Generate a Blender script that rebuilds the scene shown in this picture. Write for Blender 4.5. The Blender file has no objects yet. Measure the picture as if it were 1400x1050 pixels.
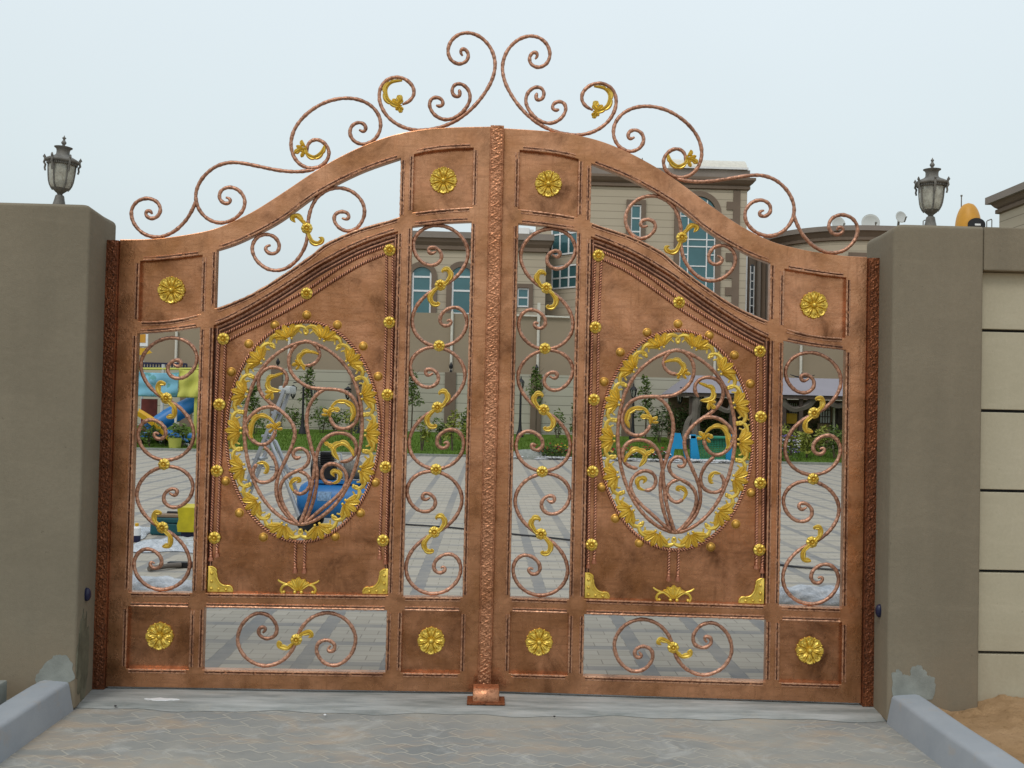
import bpy, bmesh, math, random
from math import sin, cos, pi, radians, sqrt
from mathutils import Vector, Matrix
random.seed(7)
scene = bpy.context.scene
COL = scene.collection

# ------------------------------------------------------------------ camera
F_PX, PITCH, ROLL, YAW = 1362.498, 0.0234714, 0.0229329, 0.0234081
CAM_O = Vector((-0.01445, -5.5, 1.57203))
FW = Vector((sin(YAW)*cos(PITCH), cos(YAW)*cos(PITCH), sin(PITCH)))
_r0 = Vector((cos(YAW), -sin(YAW), 0)); _u0 = _r0.cross(FW)
RT = cos(ROLL)*_r0 + sin(ROLL)*_u0
UP = -sin(ROLL)*_r0 + cos(ROLL)*_u0
cam_data = bpy.data.cameras.new('camera'); cam = bpy.data.objects.new('camera', cam_data); COL.objects.link(cam)
M = Matrix(((RT.x, UP.x, -FW.x), (RT.y, UP.y, -FW.y), (RT.z, UP.z, -FW.z))).to_4x4()
M.translation = CAM_O
cam.matrix_world = M
cam_data.sensor_width = 36; cam_data.sensor_fit = 'HORIZONTAL'; cam_data.lens = F_PX/1400*36
cam_data.clip_start = 0.05; cam_data.clip_end = 3000
scene.camera = cam

def at(px, py, Y):
    """the point at depth Y (metres beyond the gate line) seen at a pixel of the 1400 x 1050 survey photograph"""
    d = FW + RT*((px-700)/F_PX) - UP*((py-525)/F_PX)
    return CAM_O + d*((Y-CAM_O.y)/d.y)
def gnd(px, py, z=0.0):
    d = FW + RT*((px-700)/F_PX) - UP*((py-525)/F_PX)
    return CAM_O + d*((z-CAM_O.z)/d.z)

# ------------------------------------------------------------------ world, sun
world = bpy.data.worlds.new('World'); scene.world = world; world.use_nodes = True
nt = world.node_tree; nt.nodes.clear()
SUN_EL, SUN_AZ = radians(52), radians(205)      # azimuth measured clockwise from +Y
sky = nt.nodes.new('ShaderNodeTexSky'); sky.sky_type = 'NISHITA'; sky.sun_disc = False
sky.sun_elevation = SUN_EL; sky.sun_rotation = SUN_AZ; sky.dust_density = 6; sky.air_density = 1.2; sky.ozone_density = 1.5
tc = nt.nodes.new('ShaderNodeTexCoord'); sep = nt.nodes.new('ShaderNodeSeparateXYZ')
nt.links.new(tc.outputs['Generated'], sep.inputs[0])
ramp = nt.nodes.new('ShaderNodeValToRGB')
ramp.color_ramp.elements[0].position = 0.0; ramp.color_ramp.elements[0].color = (0.66, 0.735, 0.76, 1)
e = ramp.color_ramp.elements.new(0.22); e.color = (0.79, 0.89, 0.915, 1)
ramp.color_ramp.elements[-1].position = 0.75; ramp.color_ramp.elements[-1].color = (0.97, 1.05, 1.13, 1)
nt.links.new(sep.outputs['Z'], ramp.inputs[0])
nz = nt.nodes.new('ShaderNodeTexNoise'); nz.inputs['Scale'].default_value = 1.3; nz.inputs['Detail'].default_value = 4
nt.links.new(tc.outputs['Generated'], nz.inputs['Vector'])
mr = nt.nodes.new('ShaderNodeMapRange'); mr.inputs[3].default_value = 9.3; mr.inputs[4].default_value = 10.7
nt.links.new(nz.outputs[0], mr.inputs[0])
vm = nt.nodes.new('ShaderNodeVectorMath'); vm.operation = 'SCALE'
nt.links.new(ramp.outputs[0], vm.inputs[0]); nt.links.new(mr.outputs[0], vm.inputs['Scale'])
mx = nt.nodes.new('ShaderNodeMix'); mx.data_type = 'RGBA'; mx.inputs['Factor'].default_value = 0.86
nt.links.new(sky.outputs[0], mx.inputs['A']); nt.links.new(vm.outputs[0], mx.inputs['B'])
bg = nt.nodes.new('ShaderNodeBackground'); bg.inputs['Strength'].default_value = 0.1
nt.links.new(mx.outputs['Result'], bg.inputs['Color'])
wo = nt.nodes.new('ShaderNodeOutputWorld'); nt.links.new(bg.outputs[0], wo.inputs[0])
sl = bpy.data.lights.new('sun', 'SUN'); sl.energy = 0.9; sl.angle = radians(18); sl.color = (1.0, 0.95, 0.88)
so = bpy.data.objects.new('sun', sl); COL.objects.link(so)
sd = Vector((sin(SUN_AZ)*cos(SUN_EL), cos(SUN_AZ)*cos(SUN_EL), sin(SUN_EL)))
so.rotation_euler = (-sd).to_track_quat('-Z', 'Y').to_euler(); so.location = (0, -20, 40)
scene.view_settings.view_transform = 'Standard'; scene.view_settings.look = 'None'
scene.view_settings.exposure = 0.0; scene.view_settings.gamma = 1

# ------------------------------------------------------------------ materials
class Mat:
    def __init__(s, name, rough=0.6, metal=0.0, spec=0.5):
        s.m = bpy.data.materials.new(name); s.m.use_nodes = True; s.t = s.m.node_tree; s.t.nodes.clear()
        s.o = s.n('ShaderNodeOutputMaterial'); s.b = s.n('ShaderNodeBsdfPrincipled')
        s.l(s.b.outputs[0], s.o.inputs[0])
        s.b.inputs['Roughness'].default_value = rough; s.b.inputs['Metallic'].default_value = metal
        s.b.inputs['Specular IOR Level'].default_value = spec
        s.pos = s.n('ShaderNodeNewGeometry').outputs['Position']
    def n(s, t): return s.t.nodes.new(t)
    def l(s, a, b): s.t.links.new(a, b)
    def setv(s, sock, v):
        if hasattr(v, 'is_output') or isinstance(v, bpy.types.NodeSocket): s.l(v, sock)
        else: sock.default_value = v
    def math(s, op, a, b=0.0, c=None):
        q = s.n('ShaderNodeMath'); q.operation = op; s.setv(q.inputs[0], a); s.setv(q.inputs[1], b)
        if c is not None: s.setv(q.inputs[2], c)
        return q.outputs[0]
    def xyz(s, v=None):
        q = s.n('ShaderNodeSeparateXYZ'); s.l(v or s.pos, q.inputs[0]); return q.outputs
    def vec(s, x, y, z):
        q = s.n('ShaderNodeCombineXYZ'); s.setv(q.inputs[0], x); s.setv(q.inputs[1], y); s.setv(q.inputs[2], z); return q.outputs[0]
    def scaled(s, sc):
        q = s.n('ShaderNodeVectorMath'); q.operation = 'MULTIPLY'; s.l(s.pos, q.inputs[0]); q.inputs[1].default_value = sc; return q.outputs[0]
    def noise(s, scale, detail=4, rough=0.55, vec=None, dist=0.0):
        q = s.n('ShaderNodeTexNoise'); q.inputs['Scale'].default_value = scale; q.inputs['Detail'].default_value = detail
        q.inputs['Roughness'].default_value = rough; q.inputs['Distortion'].default_value = dist
        s.l(vec or s.pos, q.inputs['Vector']); return q.outputs[0]
    def range(s, v, a, b, c=0.0, d=1.0):
        q = s.n('ShaderNodeMapRange'); s.l(v, q.inputs[0])
        for i, k in enumerate((a, b, c, d)): q.inputs[i+1].default_value = k
        return q.outputs[0]
    def mix(s, f, a, b, mode='MIX'):
        q = s.n('ShaderNodeMix'); q.data_type = 'RGBA'; q.blend_type = mode; s.setv(q.inputs['Factor'], f)
        for k, v in (('A', a), ('B', b)):
            if isinstance(v, tuple): v = (*v[:3], 1)
            s.setv(q.inputs[k], v)
        return q.outputs['Result']
    def bump(s, h, dist=0.002, strength=0.6):
        q = s.n('ShaderNodeBump'); q.inputs['Distance'].default_value = dist; q.inputs['Strength'].default_value = strength
        s.l(h, q.inputs['Height']); s.l(q.outputs[0], s.b.inputs['Normal'])
    def color(s, c):
        if isinstance(c, tuple): c = (*c[:3], 1)
        s.setv(s.b.inputs['Base Color'], c)

def simple(name, c, rough=0.6, metal=0.0, var=0.25, scale=6.0, bump=0.0, spec=0.4):
    m = Mat(name, rough, metal, spec)
    f = m.range(m.noise(scale, 5), 0.3, 0.7)
    d = tuple(k*(1-var) for k in c); e = tuple(min(1, k*(1+var*0.6)) for k in c)
    m.color(m.mix(f, d, e))
    if bump: m.bump(m.noise(scale*12, 3), bump)
    return m.m

def copper(name, light, mid, dark, streak=0.5, rough=0.42, metal=0.65, bump=0.0012, speck=0.0):
    m = Mat(name, rough, metal)
    big = m.range(m.noise(2.6, 5, 0.6, dist=0.6), 0.32, 0.68)
    c = m.mix(big, mid, light)
    bh = m.range(m.noise(1.0, 6, 0.7, vec=m.scaled((5, 5, 46)), dist=0.25), 0.47, 0.78)
    bv = m.range(m.noise(1.0, 6, 0.7, vec=m.scaled((52, 30, 4)), dist=0.25), 0.50, 0.80)
    brush = m.math('MAXIMUM', bh, bv)
    blot = m.range(m.noise(4.6, 8, 0.70, dist=0.35), 0.47, 0.76)
    f = m.math('MULTIPLY', m.math('MAXIMUM', m.math('MULTIPLY', brush, 0.55), blot), streak)
    c = m.mix(f, c, dark)
    if speck: c = m.mix(m.math('MULTIPLY', m.range(m.noise(85, 3, 0.6), 0.50, 0.66), speck), c, dark)
    spk = m.range(m.noise(160, 2, 0.5), 0.62, 0.75)
    c = m.mix(m.math('MULTIPLY', spk, 0.3), c, light)
    m.color(c)
    m.l(m.range(m.noise(11, 5, 0.6), 0.3, 0.7, rough-0.06, rough+0.15), m.b.inputs['Roughness'])
    m.bump(m.math('ADD', m.noise(70, 4, 0.6), m.math('MULTIPLY', m.noise(9, 3), 1.5)), bump, 0.8)
    return m.m

COPPER = copper('brushed_copper_paint', (0.69, 0.342, 0.188), (0.425, 0.190, 0.082), (0.095, 0.033, 0.013), 0.85, 0.235, 0.88)
COPPER_P = copper('copper_paint_panel', (0.69, 0.333, 0.182), (0.355, 0.151, 0.061), (0.075, 0.026, 0.010), 1.0, 0.225, 0.88)
COPPER_S = copper('copper_paint_scroll', (0.66, 0.36, 0.24), (0.44, 0.22, 0.135), (0.13, 0.058, 0.035), 0.9, 0.38, 0.7, 0.0025, 0.75)
COPPER_H = copper('copper_worn_highlight', (0.74, 0.43, 0.27), (0.54, 0.27, 0.155), (0.14, 0.055, 0.03), 0.8, 0.36, 0.75, 0.002, 0.7)  # worn copper, lightened further to put the ridge highlights into the colour
COPPER_R = copper('copper_rope', (0.66, 0.32, 0.20), (0.50, 0.22, 0.13), (0.16, 0.055, 0.03), 0.5, 0.38, 0.75)
COPPER_D = copper('dark_copper_relief', (0.36, 0.125, 0.05), (0.20, 0.065, 0.028), (0.05, 0.018, 0.010), 0.8, 0.42, 0.6, 0.002, 0.9)
COPPER_E = copper('copper_relief_strip', (0.66, 0.32, 0.18), (0.44, 0.19, 0.09), (0.12, 0.045, 0.02), 0.8, 0.36, 0.8, 0.002, 0.6)
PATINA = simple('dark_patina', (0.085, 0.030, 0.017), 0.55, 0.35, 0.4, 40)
def gold_mat():
    m = Mat('antique_gold_paint', 0.34, 0.6)
    c = m.mix(m.range(m.noise(24, 5, 0.6), 0.3, 0.7), (0.64, 0.44, 0.06), (0.82, 0.61, 0.13))
    c = m.mix(m.math('MULTIPLY', m.range(m.noise(60, 4, 0.6), 0.55, 0.75), 0.40), c, (0.28, 0.15, 0.02))
    m.color(c); m.bump(m.noise(120, 3), 0.0008, 0.6)
    return m.m
GOLD = gold_mat()
GOLD2 = copper('gold_stud_paint', (0.66, 0.39, 0.08), (0.54, 0.30, 0.055), (0.18, 0.08, 0.02), 0.5, 0.36)

def render_mat(name, c, c2, stain, bump=0.002):
    m = Mat(name, 0.9, 0, 0.2)
    x, y, z = m.xyz()
    f = m.range(m.noise(1.6, 6, 0.6), 0.3, 0.7)
    col = m.mix(f, c, c2)
    sx = m.range(m.noise(1.0, 5, 0.6, vec=m.scaled((5, 5, 0.6))), 0.48, 0.75)
    col = m.mix(m.math('MULTIPLY', sx, 0.35), col, stain)
    tr = m.range(m.noise(1.0, 5, 0.6, vec=m.scaled((2.2, 2.2, 9)), dist=1.5), 0.50, 0.66)
    col = m.mix(m.math('MULTIPLY', tr, 0.16), col, tuple(k*1.22 for k in c2))
    pit = m.range(m.noise(30, 3, 0.6), 0.70, 0.76)
    col = m.mix(m.math('MULTIPLY', pit, 0.45), col, tuple(k*0.45 for k in c))
    fine = m.noise(55, 5, 0.7)
    col = m.mix(m.range(fine, 0.35, 0.65, 0.0, 0.22), col, tuple(k*0.7 for k in c))
    dust = m.math('MULTIPLY', m.range(z, 0.02, 0.55, 0.5, 0.0), m.range(m.noise(4, 5), 0.35, 0.65))
    col = m.mix(dust, col, (0.27, 0.20, 0.13))
    m.color(col); m.bump(m.math('ADD', fine, m.math('MULTIPLY', m.noise(220, 2), 0.6)), bump, 0.7)
    return m.m
TAUPE = render_mat('taupe_render', (0.198, 0.170, 0.122), (0.235, 0.202, 0.146), (0.150, 0.132, 0.098))
TAUPE_FAR = simple('taupe_render_far', (0.30, 0.245, 0.17), 0.9, 0, 0.1, 0.4)
TAUPE_TRIM = simple('brown_trim_render', (0.175, 0.13, 0.095), 0.85, 0, 0.15, 0.7)
TAUPE_LITE = simple('grey_cornice_render', (0.25, 0.215, 0.185), 0.85, 0, 0.12, 0.7)
CREAM = render_mat('cream_panel', (0.42, 0.385, 0.28), (0.46, 0.42, 0.315), (0.35, 0.32, 0.23), 0.0008)
def siding(name, c, c2, groove, pitch, zoff=0.0, w=0.07):
    m = Mat(name, 0.85, 0, 0.2)
    x, y, z = m.xyz()
    fr = m.math('FRACT', m.math('DIVIDE', m.math('ADD', z, 100.0+zoff), pitch))
    g = m.math('LESS_THAN', fr, w)
    row = m.math('FLOOR', m.math('DIVIDE', m.math('ADD', z, 100.0+zoff), pitch))
    wn = m.n('ShaderNodeTexWhiteNoise'); wn.noise_dimensions = '1D'; m.l(row, wn.inputs['W'])
    col = m.mix(m.range(m.noise(0.5, 5), 0.3, 0.7), c, c2)
    col = m.mix(m.math('MULTIPLY', wn.outputs[0], 0.15), col, tuple(k*0.8 for k in c))
    col = m.mix(g, col, groove)
    m.color(col); return m.m
STONE = siding('ribbed_stone_cladding', (0.44, 0.38, 0.285), (0.48, 0.42, 0.32), (0.24, 0.205, 0.155), 0.36)
STONE_WALL = siding('garden_wall_cladding', (0.41, 0.385, 0.31), (0.45, 0.425, 0.345), (0.17, 0.16, 0.13), 0.39, 0.1, 0.06)
BLACK = simple('black_plastic', (0.012, 0.012, 0.014), 0.45)
NAVY = simple('navy_plastic', (0.012, 0.014, 0.05), 0.35)
WHITE = simple('white_paint', (0.62, 0.60, 0.52), 0.6, 0, 0.1)
WHITE_B = simple('bright_white', (0.75, 0.76, 0.76), 0.6, 0, 0.06)
ALU = simple('aluminium', (0.43, 0.45, 0.48), 0.36, 0.5, 0.2)
IRON = simple('weathered_grey_iron', (0.175, 0.168, 0.15), 0.7, 0.2, 0.4, 30, 0.001)
BIRON = simple('black_iron', (0.02, 0.02, 0.022), 0.5, 0.3)
def lampglass():
    m = Mat('dirty_lamp_glass', 0.25, 0, 0.5)
    f = m.range(m.noise(38, 5, 0.65), 0.4, 0.68)
    m.color(m.mix(f, (0.55, 0.55, 0.47), (0.30, 0.285, 0.235)))
    m.l(m.range(m.noise(20, 3), 0.3, 0.7, 0.15, 0.4), m.b.inputs['Roughness'])
    m.b.inputs['Transmission Weight'].default_value = 0.25
    return m.m
LGLASS = lampglass()
TEAL = simple('teal_window_glass', (0.055, 0.15, 0.165), 0.06, 0.25, 0.2, 0.5, 0, 0.8)
DGLASS = simple('dark_window_glass', (0.03, 0.035, 0.04), 0.08, 0.1, 0.2, 0.5)
CEMENT = simple('grey_cement_patch', (0.25, 0.262, 0.236), 0.9, 0, 0.22, 14, 0.003, 0.2)
ROPE_D = simple('rope_groove_dark', (0.05, 0.016, 0.009), 0.6, 0.2, 0.3, 40)  # darker colour set on the valley faces to bring out the twist
DAMP = simple('damp_cement_stain', (0.155, 0.150, 0.105), 0.9, 0, 0.45, 12, 0.002, 0.2)
def kerb_mat():
    m = Mat('grey_painted_concrete', 0.85, 0, 0.25)
    c = m.mix(m.range(m.noise(3, 6, 0.65), 0.3, 0.7), (0.285, 0.315, 0.345), (0.35, 0.375, 0.40))
    c = m.mix(m.math('MULTIPLY', m.range(m.noise(9, 6, 0.7), 0.56, 0.74), 0.55), c, (0.40, 0.33, 0.25))
    m.color(c); m.bump(m.noise(120, 4), 0.0015, 0.6); return m.m
KERB = kerb_mat()
def sand_mat():
    m = Mat('orange_sand', 0.95, 0, 0.1)
    c = m.mix(m.range(m.noise(5, 6, 0.65), 0.3, 0.7), (0.40, 0.25, 0.125), (0.52, 0.34, 0.19))
    c = m.mix(m.math('MULTIPLY', m.range(m.noise(26, 5, 0.7), 0.56, 0.68), 0.6), c, (0.27, 0.16, 0.075))
    m.color(c); m.bump(m.math('ADD', m.noise(40, 6, 0.7), m.noise(160, 3)), 0.012, 0.9); return m.m
SAND = sand_mat()

def court_mat():
    m = Mat('court_pavers', 0.8, 0, 0.3)
    x, y, z = m.xyz()
    fx = m.math('FRACT', m.math('DIVIDE', m.math('ADD', x, 100.0), 0.526))
    # bands run away from the gate; one is centred on x = -0.58
    ph = ((-0.577+100-0.052)/0.526) % 1.0
    bandx = m.math('LESS_THAN', m.math('FRACT', m.math('SUBTRACT', m.math('ADD', fx, 1.0), ph)), 0.195)
    bandy = m.math('LESS_THAN', m.math('FRACT', m.math('DIVIDE', m.math('ADD', y, 100.0-1.18+0.05+0.526*3), 0.526)), 0.19)
    br = m.n('ShaderNodeTexBrick'); br.offset = 0.5; br.inputs['Scale'].default_value = 1.0
    br.inputs['Brick Width'].default_value = 0.21; br.inputs['Row Height'].default_value = 0.115
    br.inputs['Mortar Size'].default_value = 0.004; br.inputs['Mortar Smooth'].default_value = 0.3
    br.inputs['Color1'].default_value = (0.33, 0.305, 0.25, 1); br.inputs['Color2'].default_value = (0.39, 0.36, 0.30, 1)
    br.inputs['Mortar'].default_value = (0.22, 0.20, 0.165, 1); br.inputs['Bias'].default_value = 0.0
    m.l(m.pos, br.inputs['Vector'])
    c = br.outputs['Color']
    wob = m.range(m.noise(7, 4), 0.3, 0.7, 0.55, 0.95)
    c = m.mix(m.math('MULTIPLY', m.math('MAXIMUM', bandx, m.math('MULTIPLY', bandy, 0.8)), wob), c, (0.165, 0.17, 0.175))
    c = m.mix(m.range(m.noise(0.7, 6, 0.6), 0.4, 0.7, 0.0, 0.4), c, (0.40, 0.355, 0.28))
    m.color(c); m.bump(br.outputs['Fac'], 0.004, 0.4); return m.m
COURT = court_mat()
def drive_mat():
    m = Mat('cement_smeared_pavers', 0.85, 0, 0.25)
    x, y, z = m.xyz()
    # zig-zag interlocking blocks: a running bond whose joints are bent into waves
    wx = m.math('MULTIPLY', m.math('PINGPONG', m.math('ADD', y, 100.0), 0.055), 0.95)
    wy = m.math('MULTIPLY', m.math('SINE', m.math('MULTIPLY', x, 2*pi/0.115)), 0.016)
    v = m.vec(m.math('ADD', x, wx), m.math('ADD', y, wy), 0.0)
    br = m.n('ShaderNodeTexBrick'); br.offset = 0.5; br.inputs['Scale'].default_value = 1.0
    br.inputs['Brick Width'].default_value = 0.23; br.inputs['Row Height'].default_value = 0.115
    br.inputs['Mortar Size'].default_value = 0.007; br.inputs['Mortar Smooth'].default_value = 0.5
    br.inputs['Color1'].default_value = (0.195, 0.21, 0.21, 1); br.inputs['Color2'].default_value = (0.255, 0.265, 0.258, 1)
    br.inputs['Mortar'].default_value = (0.40, 0.385, 0.33, 1)
    m.l(v, br.inputs['Vector'])
    smear = m.mix(m.range(m.noise(2.2, 6, 0.65, dist=0.7), 0.3, 0.7), (0.27, 0.275, 0.255), (0.375, 0.36, 0.31))
    mask = m.range(m.noise(0.95, 5, 0.6, vec=m.scaled((1.0, 1.5, 1))), 0.42, 0.60, 0.25, 0.95)
    c = m.mix(mask, br.outputs['Color'], smear)
    st = m.range(m.noise(1.9, 6, 0.68, vec=m.scaled((0.8, 2.0, 1)), dist=1.0), 0.50, 0.72, 0.0, 0.6)
    c = m.mix(st, c, (0.46, 0.335, 0.215))
    pale = m.range(m.noise(4.5, 6, 0.7, dist=0.8), 0.54, 0.70, 0.0, 0.4)
    c = m.mix(pale, c, (0.50, 0.51, 0.49))
    dk = m.range(m.noise(48, 3, 0.6), 0.70, 0.76, 0.0, 0.6)
    c = m.mix(dk, c, (0.12, 0.11, 0.09))
    m.color(c)
    h = m.math('ADD', m.math('MULTIPLY', m.math('MULTIPLY', br.outputs['Fac'], m.math('SUBTRACT', 1.0, mask)), -0.6), m.math('MULTIPLY', m.noise(22, 6, 0.7), 0.8))
    m.bump(h, 0.006, 0.6); return m.m
DRIVE = drive_mat()
def sill_mat():
    m = Mat('wet_concrete_sill', 0.7, 0, 0.35)
    c = m.mix(m.range(m.noise(3.0, 6, 0.65, vec=m.scaled((0.7, 4, 1))), 0.35, 0.65), (0.20, 0.22, 0.21), (0.42, 0.435, 0.42))
    c = m.mix(m.range(m.noise(8, 6, 0.7), 0.56, 0.75, 0, 0.5), c, (0.42, 0.40, 0.34))
    m.color(c); m.bump(m.noise(30, 6, 0.7), 0.004, 0.6); return m.m
SILL = sill_mat()
def lawn_mat():
    m = Mat('lawn_turf', 0.95, 0, 0.1)
    c = m.mix(m.range(m.noise(0.9, 6, 0.7), 0.3, 0.7), (0.075, 0.135, 0.016), (0.115, 0.19, 0.028))
    c = m.mix(m.range(m.noise(14, 4, 0.7), 0.45, 0.7, 0, 0.5), c, (0.05, 0.085, 0.012))
    m.color(c); m.bump(m.noise(18, 4, 0.7), 0.08, 0.9); return m.m
LAWN = lawn_mat()
def leafy(name, a, b):
    m = Mat(name, 0.6, 0, 0.3)
    m.color(m.mix(m.range(m.noise(5.5, 4, 0.7), 0.35, 0.65), a, b)); return m.m
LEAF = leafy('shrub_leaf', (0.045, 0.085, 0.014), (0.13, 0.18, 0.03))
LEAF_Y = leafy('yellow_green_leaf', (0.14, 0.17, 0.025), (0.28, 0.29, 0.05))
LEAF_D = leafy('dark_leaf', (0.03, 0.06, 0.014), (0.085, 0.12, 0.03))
BARK = simple('thin_bark', (0.10, 0.075, 0.05), 0.9)
BLUE = simple('blue_plastic', (0.02, 0.16, 0.42), 0.4, 0, 0.15, 2)
BLUE_L = simple('light_blue_plastic', (0.01, 0.25, 0.50), 0.4, 0, 0.15, 2)
YEL = simple('yellow_plastic', (0.62, 0.36, 0.02), 0.4, 0, 0.15, 2)
TARPY = simple('pale_yellow_tarp', (0.50, 0.50, 0.10), 0.7, 0, 0.15, 1.5)
RED = simple('dark_red_plastic', (0.17, 0.03, 0.02), 0.5)
GREEN = simple('green_tube', (0.015, 0.20, 0.12), 0.45)
PTEAL = simple('teal_tool_case', (0.012, 0.085, 0.10), 0.5)
def poly_mat():
    m = Mat('clear_polythene', 0.22, 0, 0.6)
    c = m.mix(m.range(m.noise(7, 6, 0.75, dist=1.5), 0.35, 0.65), (0.34, 0.38, 0.42), (0.62, 0.65, 0.68))
    m.color(c); m.bump(m.noise(16, 6, 0.75, dist=2.0), 0.02, 0.9); return m.m
POLY = poly_mat()
ROOFL = simple('lilac_grey_canvas', (0.255, 0.24, 0.265), 0.8, 0, 0.08, 1)
DRAPE = simple('grey_brown_drape', (0.15, 0.13, 0.11), 0.9, 0, 0.25, 3)
LABELB = simple('faded_label', (0.16, 0.27, 0.42), 0.6, 0, 0.5, 40)
DWOOD = simple('dark_wood', (0.065, 0.045, 0.035), 0.6)
BWOOD = simple('brown_wood', (0.24, 0.165, 0.105), 0.7, 0, 0.3, 4)
ORANGE = simple('orange_fibreglass', (0.56, 0.27, 0.025), 0.45, 0, 0.12, 1.2)
DISH = simple('pale_dish_grey', (0.50, 0.52, 0.50), 0.6, 0, 0.08, 1)
PEBBLE = simple('white_pebbles', (0.58, 0.59, 0.60), 0.8, 0, 0.3, 9, 0.03)
def banner_mat():
    m = Mat('printed_blue_banner', 0.7)
    x, y, z = m.xyz()
    c = m.mix(m.range(m.noise(1.6, 4), 0.35, 0.65), (0.14, 0.36, 0.46), (0.20, 0.44, 0.58))
    c = m.mix(m.range(m.noise(3.2, 4), 0.52, 0.58), c, (0.09, 0.28, 0.28))
    m.color(c); return m.m
BANNER = banner_mat()

# ------------------------------------------------------------------ mesh builder
SG = [1]                       # -1 while the mirrored leaf is being built
class MB:
    def __init__(s): s.v = []; s.f = []; s.mi = []; s.cur = 0
    def add(s, vs, fs, mi=None):
        o = len(s.v); s.v += [tuple(p) for p in vs]; s.f += [tuple(i+o for i in f) for f in fs]
        s.mi += [s.cur if mi is None else mi]*len(fs)
    def box(s, x0, x1, y0, y1, z0, z1, mi=None):
        v = [(x, y, z) for z in (z0, z1) for y in (y0, y1) for x in (x0, x1)]
        s.add(v, [(0, 2, 3, 1), (4, 5, 7, 6), (0, 1, 5, 4), (2, 6, 7, 3), (0, 4, 6, 2), (1, 3, 7, 5)], mi)
    def bbox(s, x0, x1, y0, y1, z0, z1, b=0.006, mi=None):
        """a box with chamfered edges"""
        bm = bmesh.new()
        r = bmesh.ops.create_cube(bm, size=1.0)
        for q in bm.verts: q.co = Vector(((x0+x1)/2+q.co.x*(x1-x0), (y0+y1)/2+q.co.y*(y1-y0), (z0+z1)/2+q.co.z*(z1-z0)))
        bmesh.ops.bevel(bm, geom=bm.edges[:], offset=b, segments=2, affect='EDGES', profile=0.6)
        bm.verts.ensure_lookup_table(); bm.verts.index_update()
        s.add([q.co[:] for q in bm.verts], [[q.index for q in f.verts] for f in bm.faces], mi); bm.free()
    def obox(s, c, ax, ay, az, mi=None):
        """oriented box: centre and three half-axis vectors"""
        c = Vector(c); v = [c+sx*ax+sy*ay+sz*az for sz in (-1, 1) for sy in (-1, 1) for sx in (-1, 1)]
        s.add(v, [(0, 2, 3, 1), (4, 5, 7, 6), (0, 1, 5, 4), (2, 6, 7, 3), (0, 4, 6, 2), (1, 3, 7, 5)], mi)
    def bar(s, a, b, w, d=None, mi=None):
        a, b = Vector(a), Vector(b); t = (b-a); L = t.length; t.normalize()
        ref = Vector((0, 1, 0)) if abs(t.y) < 0.9 else Vector((1, 0, 0))
        n = t.cross(ref).normalized(); m = t.cross(n)
        s.obox((a+b)/2, t*L/2, n*w/2, m*(d or w)/2, mi)
    def sweep(s, pts, rad, n=8, prof=None, twist=0.0, ref=Vector((0, 1, 0)), cap=True, mi=None):
        pts = [Vector(p) for p in pts]; N = len(pts); vs = []; d = 0.0
        for i, p in enumerate(pts):
            t = (pts[min(i+1, N-1)]-pts[max(i-1, 0)]).normalized()
            if i: d += (p-pts[i-1]).length
            rf = ref if abs(t.dot(ref)) < 0.95 else Vector((1, 0, 0.1))
            a = t.cross(rf).normalized(); b = a.cross(t).normalized()
            r = rad(i/(N-1), d) if callable(rad) else rad
            for k in range(n):
                th = 2*pi*k/n; q = prof(th) if prof else 1.0
                th2 = th+twist*d
                vs.append(p+(a*cos(th2)+b*sin(th2))*r*q)
        fs = [(i*n+k, i*n+(k+1) % n, (i+1)*n+(k+1) % n, (i+1)*n+k) for i in range(N-1) for k in range(n)]
        if cap: fs += [tuple(range(n-1, -1, -1)), tuple(range((N-1)*n, N*n))]
        s.add(vs, fs, mi)
    def lathe(s, prof, n=24, c=(0, 0, 0), axis='Z', mi=None, rot=0.0):
        vs = []; c = Vector(c)
        for r, h in prof:
            for k in range(n):
                a = 2*pi*k/n+rot
                q = Vector((r*cos(a), r*sin(a), h))
                if axis == 'Y': q = Vector((q.x, -q.z, q.y))
                if axis == 'X': q = Vector((q.z, q.x, q.y))
                vs.append(c+q)
        m = len(prof)
        fs = [(i*n+k, i*n+(k+1) % n, (i+1)*n+(k+1) % n, (i+1)*n+k) for i in range(m-1) for k in range(n)]
        fs += [tuple(range(n-1, -1, -1)), tuple(range((m-1)*n, m*n))]
        s.add(vs, fs, mi)
    def loft(s, rings, cap=True, mi=None):
        n = len(rings[0]); vs = [p for r in rings for p in r]
        fs = [(i*n+k, i*n+(k+1) % n, (i+1)*n+(k+1) % n, (i+1)*n+k) for i in range(len(rings)-1) for k in range(n)]
        if cap: fs += [tuple(range(n-1, -1, -1)), tuple(range((len(rings)-1)*n, len(rings)*n))]
        s.add(vs, fs, mi)
    def grid(s, nx, ny, fn, mi=None):
        vs = [fn(i/nx, j/ny) for j in range(ny+1) for i in range(nx+1)]
        fs = [(j*(nx+1)+i, j*(nx+1)+i+1, (j+1)*(nx+1)+i+1, (j+1)*(nx+1)+i) for j in range(ny) for i in range(nx)]
        s.add(vs, fs, mi)
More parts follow.
